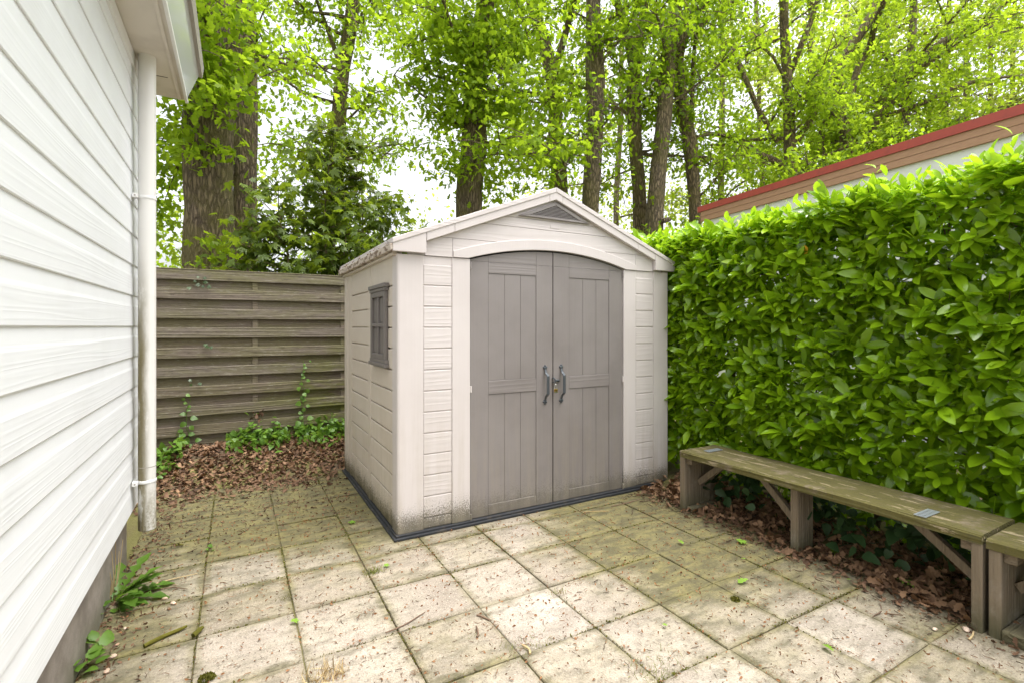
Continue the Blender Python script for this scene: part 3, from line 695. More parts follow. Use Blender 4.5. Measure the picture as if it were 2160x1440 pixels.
# ------------------------------------------------------------------ benches along the hedge
def make_bench(y0, y1, x0, x1, zt, lab, near):
    be = empty('bench', ((x0+x1)/2, (y0+y1)/2, 0), lab, 'bench')
    # seat plank with a worn, uneven outline
    n = 26; b = MB(); ys = lin(y0, y1, n); prof = []
    for i, y in enumerate(ys):
        wz = .004*mnoise.noise((y*3, 1.7, zt)); wx = .006*mnoise.noise((y*4, 5.1, zt)); wx2 = .01*mnoise.noise((y*5, 9.1, zt))
        ring = [(x0+wx, zt-.045), (x0+wx, zt-.008+wz), (x0+.008+wx, zt+wz), (x0+.12, zt+wz*.4), (x1-.1, zt-wz), (x1-.006+wx2, zt+wz), (x1+wx2, zt-.01), (x1+wx2, zt-.045)]
        b.v += [(p, y, q) for p, q in ring]
    for i in range(n-1):
        for k in range(8): k2 = (k+1) % 8; b.f.append((i*8+k, i*8+8+k, i*8+8+k2, i*8+k2))
    b.f.append(tuple(range(8))); b.f.append(tuple(reversed([8*n-8+k for k in range(8)])))
    b.sm = True; b.build('seat', M_SEAT, be)
    zl_ = zt-.0455
    legs = [(y1-.045, y1)]+([((y0+y1)/2-.0, (y0+y1)/2+.05)] if not near else [])+([(y0+.0, y0+.040)] if not near else [])
    if near: legs = [(y1-.050, y1-.006)]
    for i, (a, c_) in enumerate(legs):
        midl = (not near) and i == 1
        xa, xb = (x0+.06, x0+.225) if midl else (x0+.003, x1-.05)
        b = MB().box(xa, xb, a, c_, -.02, zl_)
        b.build('leg', M_LEG, be, .006)
        if not midl:
            yc = (a-.046, a-.001) if i == 0 else (c_+.001, c_+.046)
            box('cross_bar', M_BRX, be, x0+.028, x1-.06, yc[0], yc[1], zl_-.05, zl_-.001, .004)
    def brace(yl, zl0, ys_, zs_, x):
        dv = Vector((0, ys_-yl, zs_-zl0)).normalized(); nn = Vector((0, -dv.z, dv.y))*.022
        q = [Vector((0, yl, zl0))-nn, Vector((0, ys_, zs_))-nn, Vector((0, ys_, zs_))+nn, Vector((0, yl, zl0))+nn]
        MB().prism([(p.y, p.z) for p in q], 0, x-.02, x+.02).build('brace', M_LEG, be, .003)
    xm = (x0+x1)/2-.03
    if near:
        brace(y1-.06, .20, y1-.28, zl_-.02, xm); box('foot_rail', M_BRX, be, x0-.005, x1-.03, y1-.135, y1-.052, -.02, .055, .008)
    else:
        ym = (y0+y1)/2; brace(y1-.05, .20, y1-.27, zl_-.02, xm); brace(ym+.055, .16, ym+.30, zl_-.02, xm-.02); brace(y0+.045, .17, y0+.33, zl_-.02, xm)
        box('foot_rail', M_BRX, be, x0+.02, x1-.06, y1-.10, y1-.047, -.02, .04, .008)
        for (yc, xc) in ((y0+.24, x0+.09), (y1-.13, x0+.22)):     # perforated fixing plates
            b = MB(); nx, ny = 17, 5; w_, d_ = .155, .052
            cell = [[(i % 2 == 0 or j % 2 == 0) for i in range(nx)] for j in range(ny)]
            xx = lin(xc-w_/2, xc+w_/2, nx+1); yy = lin(yc-d_/2, yc+d_/2, ny+1)
            for j in range(ny):
                for i in range(nx):
                    if cell[j][i]:
                        k = len(b.v); b.v += [(xx[i], yy[j], zt+.0065), (xx[i+1], yy[j], zt+.0065), (xx[i+1], yy[j+1], zt+.0065), (xx[i], yy[j+1], zt+.0065)]; b.f.append((k, k+1, k+2, k+3))
            po = b.build('fixing_plate', M_GAL, be); sd = po.modifiers.new('thick', 'SOLIDIFY'); sd.thickness = .002
    return be
make_bench(.938, 2.70, 2.965, 3.36, .452, 'long mossy plank bench beside the shed corner', False)
make_bench(-.85, .926, 2.975, 3.38, .440, 'mossy bench cut off by the right edge of the picture', True)

# ------------------------------------------------------------------ neighbouring chalet behind the hedge
A = Vector((6.59, 5.56, 0)); Bv = Vector((6.0, 1.617, 0)); dv = (A-Bv).normalized(); A = A+dv*.02; Bv = A-dv*10
ang = math.atan2(dv.y, dv.x); nv = Vector((dv.y, -dv.x, 0))     # away from the camera side
ch = empty('chalet', tuple((A+Bv)/2+nv*1.6), 'white chalet with red roof edge showing above the hedge', 'chalet')
def chb(name, mat, u0, u1, n0, n1, z0, z1, par=ch):
    b = MB(); 
    b.box(u0, u1, n0, n1, z0, z1); b.v = [tuple(A-dv*u+nv*n+Vector((0, 0, z))) for u, n, z in b.v]
    b.f = [tuple(reversed(f)) for f in b.f]; return b.build(name, mat, par)
chb('wall', M_CHW, .12, 9.9, .06, 3.2, 0, 3.1)
for k in range(9): chb('wall_board', M_CHW, .10, 9.9, .035+.0, .0595, 1.52+k*.175, 1.52+k*.175+.171)
chb('fascia_plank', M_WFA, .02, 10, .0, .034, 3.09, 3.165); chb('fascia_plank', M_WFA, .02, 10, -.004, .034, 3.168, 3.245)
ro = chb('roof', M_CHW, .03, 9.9, .035, 3.3, 3.2, 3.30)
chb('roof_edge', M_RED, -.01, 10, -.02, .033, 3.2455, 3.335, ro); chb('roof_edge', M_RED, -.03, -.011, -.02, 3.3, 3.2455, 3.335, ro)

# ------------------------------------------------------------------ laurel hedge
def make_hedge():
    he = empty('laurel_hedge', (3.75, 2.2, 0), 'tall glossy cherry laurel hedge behind the benches', 'hedge')
    Y0, Y1, TOP = -1.4, 5.7, 2.17
    P, Dn, Nn, S, young, depth = [], [], [], [], [], []
    def front(y, z): return 3.46+.08*mnoise.noise((y*1.6, z*1.6, 3.1))+.10*mnoise.noise((y*5.2, z*5.2, 8.))+(.05 if z < .55 else 0)-.03*max(0, z-1.4)
    def topz(y): return TOP+.07*mnoise.noise((y*1.4, 2., 7.))+.05*mnoise.noise((y*4.2, 1., 4.))
    def shoot(base, dr, ln, nl, yg, dep, sz):
        dr = Vector(dr).normalized(); u = dr.orthogonal().normalized(); v = dr.cross(u); a0 = random.uniform(0, 6.28)
        for k in range(nl):
            f = (k+.6)/nl; p = base+dr*(ln*f); a = a0+k*2.4
            rad = u*math.cos(a)+v*math.sin(a); open_ = .95-.55*f+random.uniform(-.15, .15)
            ld = dr*(math.cos(open_*1.2))+rad*math.sin(open_*1.2)+Vector((0, 0, -.12))
            nr = dr*.9-rad*.35+Vector((-.15, 0, .55))+Vector((random.gauss(0, .25), random.gauss(0, .25), random.gauss(0, .2)))
            P.append(tuple(p)); Dn.append(tuple(ld)); Nn.append(tuple(nr)); S.append(sz*random.uniform(.75, 1.25)*(1-.25*f*yg)); young.append(yg and f > .25); depth.append(dep)
    stems = MB()
    for i in range(3600):         # outer shoots on the face
        y = random.uniform(Y0, Y1); z = .27+(TOP-.2)*random.random()**.9
        dp = abs(random.gauss(0, .035)) if i % 4 else random.uniform(.05, .2)
        x = front(y, z)+dp
        if y > 3.1 and x < 3.46: x = 3.46+random.random()*.08
        dr = (-1+random.gauss(0, .3), random.gauss(0, .55)-.15, random.uniform(.1, 1.3))
        yg = random.random() < (.08+.6*max(0, (z-1.5)/.7))
        ln = random.uniform(.07, .16); bp = Vector((x, y, z))-Vector(dr).normalized()*ln*.6
        shoot(bp, dr, ln, random.randint(5, 8), yg and dp < .08, dp, random.uniform(.098, .142))
        if i % 7 == 0: stems.tube([bp-Vector(dr)*.12, bp, bp+Vector(dr).normalized()*ln], [.005, .004, .002], 5)
    for i in range(1500):          # top growth
        y = random.uniform(Y0, Y1); x = random.uniform(3.38, 4.15); z = topz(y)-random.uniform(0, .10)
        shoot(Vector((x, y, z-.06)), (random.gauss(0, .25)-.1, random.gauss(0, .3), 1), random.uniform(.09, .19), random.randint(6, 8), random.random() < .95, 0, random.uniform(.085, .12))
    for (y, z, l) in ((1.60, 2.22, .30), (1.52, 2.20, .26), (.98, 2.2, .32), (1.25, 2.2, .2), (.9, 2.18, .3), (2.05, 2.2, .16), (2.6, 2.2, .16)):
        shoot(Vector((3.5, y, z-.12)), (random.gauss(0, .12), random.gauss(0, .15), 1), l, 9, True, 0, .11)
    for i in range(12000):         # inner leaves that close the view into the hedge
        y = random.uniform(Y0, Y1); z = random.uniform(.02, TOP-.05); x = random.uniform(3.6, 4.1)+(.12 if random.random() < .3 else 0)
        if mnoise.noise((y*2.1, z*2.1, 20.)) > .8: continue
        P.append((x, y, z)); Dn.append(tuple(np.random.default_rng(i).normal(size=3))); Nn.append((-.5, 0, .6)); S.append(random.uniform(.09, .13)); young.append(False); depth.append(.3)
    P, Dn, Nn, S, young, depth = map(np.array, (P, Dn, Nn, S, young, depth)); young = young.astype(bool)
    ok = ~((P[:, 0] < 3.40) & (P[:, 2] < .50)) & ~((P[:, 1] > SY-.06) & (P[:, 0] < SX1+.03) & (P[:, 2] < 1.95))
    P, Dn, Nn, S, young, depth = (a[ok] for a in (P, Dn, Nn, S, young, depth))
    Nn = np.where(np.abs((Nn*Dn).sum(1, keepdims=True)) > .98*np.linalg.norm(Nn, axis=1, keepdims=True)*np.linalg.norm(Dn, axis=1, keepdims=True), Nn+.3, Nn)
    r1 = pull_leaves(LAU, P, Dn, Nn, S, (~young) & (depth < .05), 220, 'leaf', M_LAU, he)
    r2 = pull_leaves(LAU, P, Dn, Nn, S, young & (depth < .06), 80, 'young_leaf', M_LAN, he)
    k = (~young) & r1; scatter('foliage', LAU, P[k], Dn[k], Nn[k], S[k], M_LAU, he, 'stuff')
    k = young & r2; scatter('young_foliage', LAU, P[k], Dn[k], Nn[k], S[k], M_LAN, he, 'stuff')
    for y in np.arange(Y0+.2, Y1, .42):
        q = Vector((3.78+random.uniform(-.08, .08), y, -.05)); pts = [q]
        for i in range(6): q = q+Vector((random.gauss(0, .05), random.gauss(0, .07), .36)); pts.append(q)
        stems.tube(pts, [.022, .02, .017, .014, .011, .008, .005], 7)
        for i in range(7):
            p0 = pts[random.randint(1, 5)]; e = p0+Vector((random.choice((-1, -1, 1))*random.uniform(.15, .33), random.gauss(0, .2), random.uniform(.05, .3))); stems.tube([p0, (p0+e)/2+Vector((0, 0, -.03)), e], [.009, .006, .003], 5)
    stems.build('branches', M_BRK2, he)['kind'] = 'stuff'
    for p, s in (((3.40, 1.98, 1.905), .055),):
        t = inst(LAU, np.zeros((3, 3)), frames(rdir(3, -.8), rdir(3, .3)), np.array([s, s*.8, s*.9]))
        link('yellow_leaf', mesh_np('yellow_leaf', *t), M_YEL, he, p)
    return he
make_hedge()

# ------------------------------------------------------------------ trees
def tree(name, label, d, pts, limbs=(), nb=14, zr=(2.6, 8.5), L=(1.0, 2.4), nl=4500, ls=.118, mat=None, bk=None, seed=1, tmpl=None, ridges=0, sig=.2, group='trees in the wood behind the garden', drop=.0, side=None, ivy=0, extra=()):
    rg = random.Random(seed); mat = mat or M_OAK; bk = bk or M_BRK2; tmpl = tmpl or OAK
    def rad(px, w_): return w_/2*d/FPX/math.sqrt(1+((px-1080)/FPX)**2)
    P = [at(x, y, d) for x, y, w_ in pts]; Rr = [rad(x, w_) for x, y, w_ in pts]
    base = Vector((P[0].x, P[0].y, .0)); P = [base, Vector((P[0].x, P[0].y, P[0].z*.35))]+P; Rr = [Rr[0]*1.35, Rr[0]*1.08]+Rr
    # resample smoothly, wobble
    def fine(P, Rr, st):
        out, ro_ = [], []
        for i in range(len(P)-1):
            p0, p1, p2, p3 = P[max(i-1, 0)], P[i], P[i+1], P[min(i+2, len(P)-1)]; n = max(2, int((p2-p1).length/st))
            for k in range(n):
                t = k/n; out.append(.5*((2*p1)+(p2-p0)*t+(2*p0-5*p1+4*p2-p3)*t*t+(3*p1-p0-3*p2+p3)*t**3)); ro_.append(Rr[i]+(Rr[i+1]-Rr[i])*t)
        out.append(P[-1]); ro_.append(Rr[-1]); return out, ro_
    t = empty(name, tuple(base), label, 'tree', group)
    fp, frd = fine(P, Rr, .10 if ridges else .22)
    sd = seed*3.7
    def bumpf(a, p):
        v = 1+.07*mnoise.noise((math.cos(a)*1.3+sd, math.sin(a)*1.3, p.z*1.1))+.05*mnoise.noise((math.cos(a)*2.5+sd, math.sin(a)*2.5, p.z*3))
        if ridges: v += ridges*abs(mnoise.noise((math.cos(a)*7+sd, math.sin(a)*7, p.z*1.1)))
        return v
    MB().tube(fp, frd, 44 if ridges else 16, f=bumpf).build('trunk', bk, t)
    nodes = []
    for lp in limbs:
        q = [at(x, y, d+(.0 if i == 0 else .25*i*math.sin(seed+i))) for i, (x, y, w_) in enumerate(lp)]; qr = [rad(x, w_) for x, y, w_ in lp]
        q, qr = fine(q, qr, .2); MB().tube(q, qr, 10, f=bumpf).build('limb', bk, t)
        for i in range(len(q)//3, len(q)):
            for _ in range(2): nodes.append((q[i]+Vector((rg.gauss(0, .3), rg.gauss(0, .3), rg.gauss(.05, .25))), 1.))
    tw = MB()
    for i in range(nb):
        z = rg.uniform(*zr); k = min(range(len(fp)), key=lambda j: abs(fp[j].z-z)); p0 = fp[k]
        az = rg.uniform(0, 6.283) if side is None else rg.gauss(side, 1.0); ln = rg.uniform(*L); el = rg.uniform(-.1, .7)
        dr = Vector((math.cos(az), math.sin(az), el)).normalized(); q = [p0]; r0 = min(frd[k]*.4, .012+.014*ln)
        for s in range(5):
            dr = (dr+Vector((rg.gauss(0, .22), rg.gauss(0, .22), rg.gauss(.0, .18)-drop))).normalized(); q.append(q[-1]+dr*ln/5)
        tw.tube(q, [r0*(1-.17*s) for s in range(6)], 6, False)
        for s in range(2, 6):
            nodes.append((q[s], 1.2))
            for _ in range(3):
                e = q[s]+Vector((rg.gauss(0, .38), rg.gauss(0, .38), rg.gauss(0, .22)-drop)); tw.tube([q[s], (q[s]+e)/2+Vector((0, 0, .05)), e], [r0*.35, r0*.25, r0*.12], 4, False); nodes.append((e, 1.))
    for (x, y, dd, sp, k) in extra:     # leafy shoots low on the stem
        c = at(x, y, d+dd)
        for _ in range(k): nodes.append((c+Vector((rg.gauss(0, sp), rg.gauss(0, sp), rg.gauss(0, sp*.8))), 1.))
    if tw.v: tw.build('twigs', bk, t)['kind'] = 'stuff'
    if nodes:
        C = np.array([tuple(p) for p, _ in nodes]); wt = np.array([w_ for _, w_ in nodes]); wt = wt*rng.uniform(.3, 1.7, len(wt)); wt /= wt.sum()
        kk = 7; off = rng.normal(size=(len(C), kk, 3))*np.array([sig, sig, sig*.7]); nl = int(nl*1.2); pk = rng.choice(len(C), nl, p=wt); sub = rng.integers(0, kk, nl)
        pos = C[pk]+off[pk, sub]+rng.normal(size=(nl, 3))*ls*np.array([.6, .6, .35])
        pos = pos[pos[:, 2] > 1.3]; n = len(pos)
        scatter('crown', tmpl, pos, rdir(n, -.35), rdir(n, .9, .55), ls*rng.uniform(.65, 1.25, n), mat, t, 'stuff')
    if ivy:
        sel = [i for i, p in enumerate(fp) if p.z < ivy]; n = 1100; k = rng.choice(sel, n); a = rng.uniform(0, 6.283, n)
        rr = np.array(frd)[k]+abs(rng.normal(.04, .06, n)); c = np.array([tuple(fp[i]) for i in k])
        nr = np.stack([np.cos(a), np.sin(a), np.full(n, .3)], 1); pos = c+nr*rr[:, None]*np.array([1, 1, 0])+np.stack([np.zeros(n)]*2+[rng.normal(0, .1, n)], 1)
        scatter('ivy', ROU, pos, rdir(n, -.8, .5), nr, rng.uniform(.06, .11, n), M_IVY, t, 'stuff')
    return t
tree('oak_tree', 'massive furrowed trunk right behind the fence beside the house', 6.6, [(444, 600, 108), (441, 430, 103), (440, 300, 104), (446, 200, 98), (450, 100, 88), (452, 0, 82), (456, -250, 76)], nb=10, zr=(4.0, 8.0), L=(.8, 1.8), nl=3600, ls=.12, mat=M_OAK2, bk=M_BRK1, seed=3, ridges=.13, sig=.13, side=-2.2,
     extra=[(400, 150, -.5, .16, 10), (430, 130, -.5, .14, 8), (390, 230, -.4, .2, 12), (470, 210, -.6, .14, 9), (370, 290, .1, .25, 14), (430, 320, -.5, .14, 8), (370, 400, .5, .25, 14), (365, 500, .6, .25, 12), (450, 530, -.4, .12, 6), (500, 170, -.4, .15, 6), (420, 40, -.4, .2, 8)])
tree('oak_tree', 'slimmer dark trunk pressed against the right of the massive one', 7.6, [(518, 600, 50), (516, 400, 50), (516, 250, 54), (515, 100, 52), (512, 0, 48), (505, -250, 40)], nb=9, zr=(3.5, 9.5), nl=2200, seed=5, bk=M_BRK1, ridges=.1, sig=.16, extra=[(560, 60, 0, .25, 8), (575, 230, .3, .3, 10)])
tree('oak_tree', 'thin ivy clad tree rising behind the dark maple', 11, [(690, 520, 36), (705, 400, 34), (715, 250, 32), (722, 150, 30), (735, 80, 30), (745, 0, 28), (758, -250, 20)], [[(722, 150, 12), (690, 60, 9), (660, -20, 6)]], nb=22, zr=(3.2, 10), L=(1.2, 2.8), nl=6800, ls=.12, seed=8, ivy=5.2, sig=.22)
tree('oak_tree', 'stout oak with leafy stem left of the shed ridge', 9.5, [(988, 480, 56), (990, 400, 52), (1000, 300, 54), (1000, 230, 46), (1003, 150, 44), (1015, 60, 40), (1025, 0, 36), (1040, -250, 28)], nb=24, zr=(3.8, 8.5), L=(.9, 2.1), nl=8200, ls=.135, mat=M_OAK2, bk=M_BRK1, seed=11, ridges=.08, sig=.17, side=-1.6,
     extra=[(980, 140, -.6, .25, 14), (960, 210, -.6, .28, 16), (1060, 110, -.4, .35, 18), (1090, 230, -.3, .3, 16), (960, 360, -.3, .22, 10), (1050, 400, .3, .25, 12), (900, 130, .2, .4, 14), (930, 60, 0, .4, 14), (1070, 30, 0, .4, 12), (850, 60, .5, .4, 12), (1110, 290, .4, .2, 8), (920, 280, .4, .3, 8)])
tree('oak_tree', 'thin trunk right above the shed ridge, bending left at the top', 12, [(1182, 440, 34), (1178, 350, 34), (1172, 280, 32), (1170, 200, 30), (1155, 120, 30), (1135, 50, 26), (1120, 0, 22), (1100, -200, 16)], [[(1166, 165, 18), (1190, 80, 15), (1212, 0, 12), (1225, -80, 9)]], nb=13, zr=(4.0, 10.5), nl=3600, seed=14, sig=.2)
tree('oak_tree', 'straight mid brown trunk right of the shed ridge', 10.5, [(1245, 460, 36), (1248, 380, 38), (1256, 250, 36), (1256, 190, 41), (1253, 100, 37), (1251, 0, 31), (1248, -250, 24)], nb=12, zr=(5.0, 10), nl=3300, seed=17, bk=M_BRK3, sig=.18, extra=[(1265, 90, -.4, .18, 8)])
tree('oak_tree', 'forked mossy trunk left of the leaning one above the shed eave', 11.5, [(1350, 500, 31), (1348, 400, 28), (1340, 300, 28), (1337, 190, 31), (1338, 150, 28), (1350, 80, 20), (1360, 0, 17), (1370, -150, 12)], [[(1337, 150, 20), (1318, 60, 17), (1300, 0, 14), (1285, -100, 10)], [(1352, 210, 9), (1390, 205, 8), (1420, 200, 6)]], nb=13, zr=(4.5, 10), nl=3600, seed=20, sig=.2, extra=[(1345, 130, -.5, .3, 12), (1355, 60, -.3, .3, 8)])
tree('oak_tree', 'leaning trunk with a stub at its foot behind the hedge corner', 11, [(1380, 490, 40), (1385, 400, 36), (1395, 300, 34), (1405, 200, 32), (1410, 120, 32), (1418, 50, 30), (1428, 0, 26), (1445, -200, 20)], [[(1412, 110, 15), (1450, 70, 14), (1490, 42, 14), (1530, 12, 10), (1575, -15, 8)], [(1384, 468, 12), (1400, 466, 12), (1412, 463, 10)], [(1398, 185, 10), (1380, 165, 9)]], nb=11, zr=(4.5, 10), nl=3000, seed=23, bk=M_BRK3, sig=.18, extra=[(1410, 70, -.4, .22, 8)])
tree('oak_tree', 'crooked dark trunk at the left end of the red roof edge', 11.5, [(1466, 460, 26), (1462, 380, 27), (1456, 310, 31), (1443, 240, 28), (1433, 185, 28), (1432, 130, 20), (1445, 60, 14), (1450, -40, 10)], [[(1458, 280, 12), (1460, 200, 11), (1464, 110, 9), (1475, 30, 7)], [(1438, 205, 16), (1420, 185, 15), (1410, 165, 9)], [(1470, 290, 9), (1500, 283, 8), (1540, 290, 6)]], nb=11, zr=(4.0, 10), nl=3000, seed=26, sig=.19)
tree('oak_tree', 'upright trunk with long spreading limbs behind the chalet roof', 12, [(1670, 420, 30), (1668, 350, 28), (1665, 250, 26), (1660, 150, 22), (1655, 80, 20), (1653, 0, 20), (1650, -200, 14)], [[(1680, 300, 15), (1712, 250, 14), (1742, 195, 12), (1760, 150, 8)], [(1668, 155, 13), (1692, 90, 13), (1716, 30, 11), (1730, -30, 9)], [(1664, 356, 15), (1632, 338, 14), (1600, 325, 13), (1562, 296, 12), (1520, 285, 9), (1485, 280, 7)], [(1640, 300, 10), (1600, 232, 11), (1576, 175, 12), (1550, 120, 14), (1520, 78, 10), (1500, 50, 7)], [(1662, 180, 8), (1630, 120, 7), (1600, 95, 5)]], nb=16, zr=(3.8, 10.5), L=(1.2, 2.8), nl=7400, ls=.115, mat=M_OAK2, seed=29, sig=.22, extra=[(1730, 180, -.4, .35, 16), (1560, 250, .3, .5, 14), (1610, 400, .4, .5, 12), (1560, 390, .6, .5, 12)])
tree('oak_tree', 'slanting trunk with ivy wrapped foot beyond the red roof', 12.8, [(1790, 360, 34), (1785, 290, 30), (1770, 200, 24), (1768, 150, 24), (1796, 97, 24), (1826, 55, 24), (1855, 0, 26), (1900, -110, 18)], [[(1785, 260, 16), (1808, 150, 17), (1834, 100, 16), (1846, 50, 14), (1866, 0, 12), (1880, -60, 9)], [(1740, 360, 20), (1728, 305, 20), (1738, 270, 15), (1752, 235, 12)]], nb=16, zr=(3.8, 11), L=(1.2, 3.), nl=6000, seed=32, ivy=5.0, sig=.22, mat=M_OAK2)
tree('oak_tree', 'dark low slanting trunk spreading to the right edge', 13.2, [(1800, 370, 24), (1833, 282, 24), (1862, 232, 22), (1892, 195, 22), (1925, 150, 22), (1955, 115, 21), (2000, 83, 19), (2052, 62, 17), (2105, 20, 15), (2160, -30, 12)], [[(1868, 245, 12), (1950, 217, 12), (2010, 187, 11), (2080, 168, 10), (2160, 160, 8)], [(1905, 180, 12), (1965, 130, 11), (2030, 95, 10), (2110, 70, 8), (2180, 50, 6)]], nb=20, zr=(4.2, 9.5), L=(1.2, 3.), nl=7500, seed=35, sig=.24, mat=M_OAK2)
tree('oak_tree', 'reddish upright trunk at far right behind the slanting limbs', 14.5, [(1900, 340, 24), (1912, 230, 22), (1920, 130, 20), (1926, 40, 18), (1930, -150, 14)], nb=24, zr=(4.0, 12), L=(1.4, 3.2), nl=7500, seed=38, bk=M_BRK3, sig=.26, mat=M_OAK2)
far = [(1300, 22, 12), (1520, 22, 14), (1610, 24, 12), (1715, 19, 15), (1770, 26, 12), (1870, 20, 16), (1985, 21, 15), (2040, 24, 14), (2085, 19, 13), (2130, 23, 14)]
far.sort(); ORD = 'first second third fourth fifth sixth seventh eighth ninth tenth eleventh twelfth'.split()
for i, (x, d, w_) in enumerate(far):
    ln = random.uniform(-20, 25)
    tree('woodland_tree', '%s slender distant trunk counting from the left, deep in the wood' % ORD[i], d, [(x, 430, w_), (x+ln*.4, 250, w_*.9), (x+ln*.5, 100, w_*.8), (x+ln, -60, w_*.6)], nb=22, zr=(3.2, 16), L=(1.8, 4.2), nl=3600 if x > 1500 else 2300, ls=.19, mat=M_FAR, bk=M_BRK3, seed=50+i, tmpl=DIA, sig=.34, group='slender distant trees')
# a mass of leaves far behind, too deep to count
def wood():
    n = 30000; x = rng.uniform(-26, 62, n); y = rng.uniform(26, 46, n); z = rng.uniform(.6, 18, n)
    pos = np.stack([x, y, z], 1)
    f = np.array([mnoise.noise((p[0]*.28, p[1]*.28, p[2]*.36)) for p in pos]); right = sstep(6, 26, pos[:, 0])
    keep = (f > .10-.34*right-.0*z) & (z < 7.+6*right+8*f); pos = pos[keep]; n = len(pos)
    o = scatter('woodland', DIA, pos, rdir(n, -.2), rdir(n, .6, .7), rng.uniform(.22, .42, n), M_FAR, None, 'stuff'); tag(o, 'hazy bright green foliage of the far wood', 'woodland')
wood()
def shrubs():
    n = 15000; x = rng.uniform(-12, 5, n); y = rng.uniform(12, 17, n); z = rng.uniform(.2, 4.6, n)
    f = np.array([mnoise.noise((a*.7, b_*.7, c_*.8)) for a, b_, c_ in zip(x, y, z)]); k = (f > -.12+.16*np.maximum(0, z-2.2)+.1*np.maximum(0, x-2)); pos = np.stack([x, y, z], 1)[k]; n = len(pos)
    tag(scatter('shrubbery', OAK, pos, rdir(n, -.2), rdir(n, .7, .6), rng.uniform(.10, .20, n), M_OAK2, None, 'stuff'), 'bright green undergrowth in the wood behind the fence', 'shrubbery')
shrubs()

# dark maple sapling behind the fence
def maple():
    t = empty('maple_tree', (1.1, 7.0, .1), 'bushy dark leaved maple just behind the fence beside the shed', 'tree')
    tw = MB(); P, Dn, Nn, S = [], [], [], []
    rg = random.Random(12)
    stems = [((1.05, 6.8), (.05, 3.5)), ((1.5, 7.2), (.15, 3.5)), ((.7, 6.75), (-.2, 2.7)), ((1.85, 7.2), (.2, 2.9)), ((.45, 6.8), (-.3, 2.3)), ((2.3, 7.4), (.25, 2.4)), ((1.3, 6.7), (.1, 2.6)), ((1.0, 7.4), (-.1, 3.2))]
    for (bx, by), (lx, h) in stems:
        q = [Vector((bx, by, .05))]; n = 9
        for k in range(n): q.append(q[-1]+Vector((lx/n+rg.gauss(0, .035), rg.gauss(0, .04)-.01, h/n*1.1)))
        tw.tube(q, [.026*(1-.09*k) for k in range(n+1)], 8)
        for k in range(3, n+1):
            for _ in range(8):
                ln = rg.uniform(.25, .7)*(1.15-.03*k); az = rg.uniform(0, 6.283); e = q[k]+Vector((math.cos(az)*ln, math.sin(az)*ln*.8, rg.uniform(-.1, .30)))
                tw.tube([q[k], (q[k]+e)/2+Vector((0, 0, .04)), e], [.007, .005, .002], 4, False)
                for m in range(11):
                    f = .2+.8*(m+1)/11; p = q[k].lerp(e, f)+Vector((rg.gauss(0, .08), rg.gauss(0, .08), rg.gauss(-.02, .07)))
                    az2 = rg.uniform(0, 6.283); P.append(tuple(p)); Dn.append((math.cos(az2), math.sin(az2), -.55+rg.gauss(0, .3))); Nn.append((rg.gauss(0, .4), rg.gauss(0, .4)-.3, .9)); S.append(rg.uniform(.07, .125))
    tw.build('stems', M_BRK2, t)
    P, Dn, Nn, S = map(np.array, (P, Dn, Nn, S)); ok = (P[:, 1] > 6.15); P, Dn, Nn, S = P[ok], Dn[ok], Nn[ok], S[ok]
    px, py, dd = proj(P); near = P[:, 1] < 7.1
    r = pull_leaves(MAP, P, Dn, Nn, S, near & (py < 575), 300, 'leaf', M_MAP, t)
    scatter('crown', MAP, P[r], Dn[r], Nn[r], S[r], M_MAP, t, 'stuff')
maple()

# ------------------------------------------------------------------ litter, weeds and small things
def on_ground(x, y): return np.maximum(gh(x, y), np.where((x < 3.08) & (y < 5.05), .001, -1))
def litter(name, lab, cat, n, fx, fy, mats, tm, sz, flat=.5, keep=None, up=.012):
    x = fx(n); y = fy(n)
    if keep is not None: k = keep(x, y); x, y = x[k], y[k]
    n = len(x); z = on_ground(x, y)+rng.uniform(.002, up, n); pos = np.stack([x, y, z], 1)
    d = rdir(n, 0); d[:, 2] *= flat*.5; nr = rdir(n, 1., flat); s = sz*rng.uniform(.6, 1.25, n)
    o = scatter(name, tm, pos, d, nr, s, mats, None, 'stuff'); tag(o, lab, cat); return o
U = lambda a, b: (lambda n: rng.uniform(a, b, n))
nb_ = lambda x, y: ~((x > .86) & (y > 3.18) & (x < 3.42))
litter('leaf_litter', 'brown dead leaves piled at the foot of the fence', 'leaves', 3600, U(-1.0, 1.3), lambda n: 4.55+1.45*rng.beta(2.2, 1.5, n), M_DRYD, DRY, .05, .45, lambda x, y: ~((x > .86) & (y < 5.03)), .022)
litter('leaf_litter', 'paler brown dead leaves strewn over the bed by the fence', 'leaves', 1300, U(-1.0, 1.3), lambda n: 4.85+1.1*rng.beta(1.8, 1.8, n), M_DRY, DRY, .05, .5, lambda x, y: ~((x > .86) & (y < 5.03)), .028)
litter('leaf_litter', 'brown oak leaves drifted under the benches and hedge', 'leaves', 4200, lambda n: 2.98+.75*rng.beta(1.3, 1.5, n), U(-.6, 3.2), M_DRY, DRY, .058, .55, lambda x, y: (x > 3.02+.05*np.sin(y*9)) & nb_(x, y), .03)
litter('leaf_litter', 'dark crumbled leaves along the edge of the slabs by the benches', 'leaves', 1500, lambda n: 2.88+.5*rng.beta(1.6, 2., n), U(-.4, 3.15), M_DRYD, DRY, .035, .8, nb_, .02)
litter('leaf_litter', 'dark leaf crumbs along the house plinth and the back slabs', 'leaves', 900, lambda n: -.56+.28*rng.beta(1., 2.4, n), U(.8, 4.8), M_DRYD, DRY, .02, .9, None, .01)
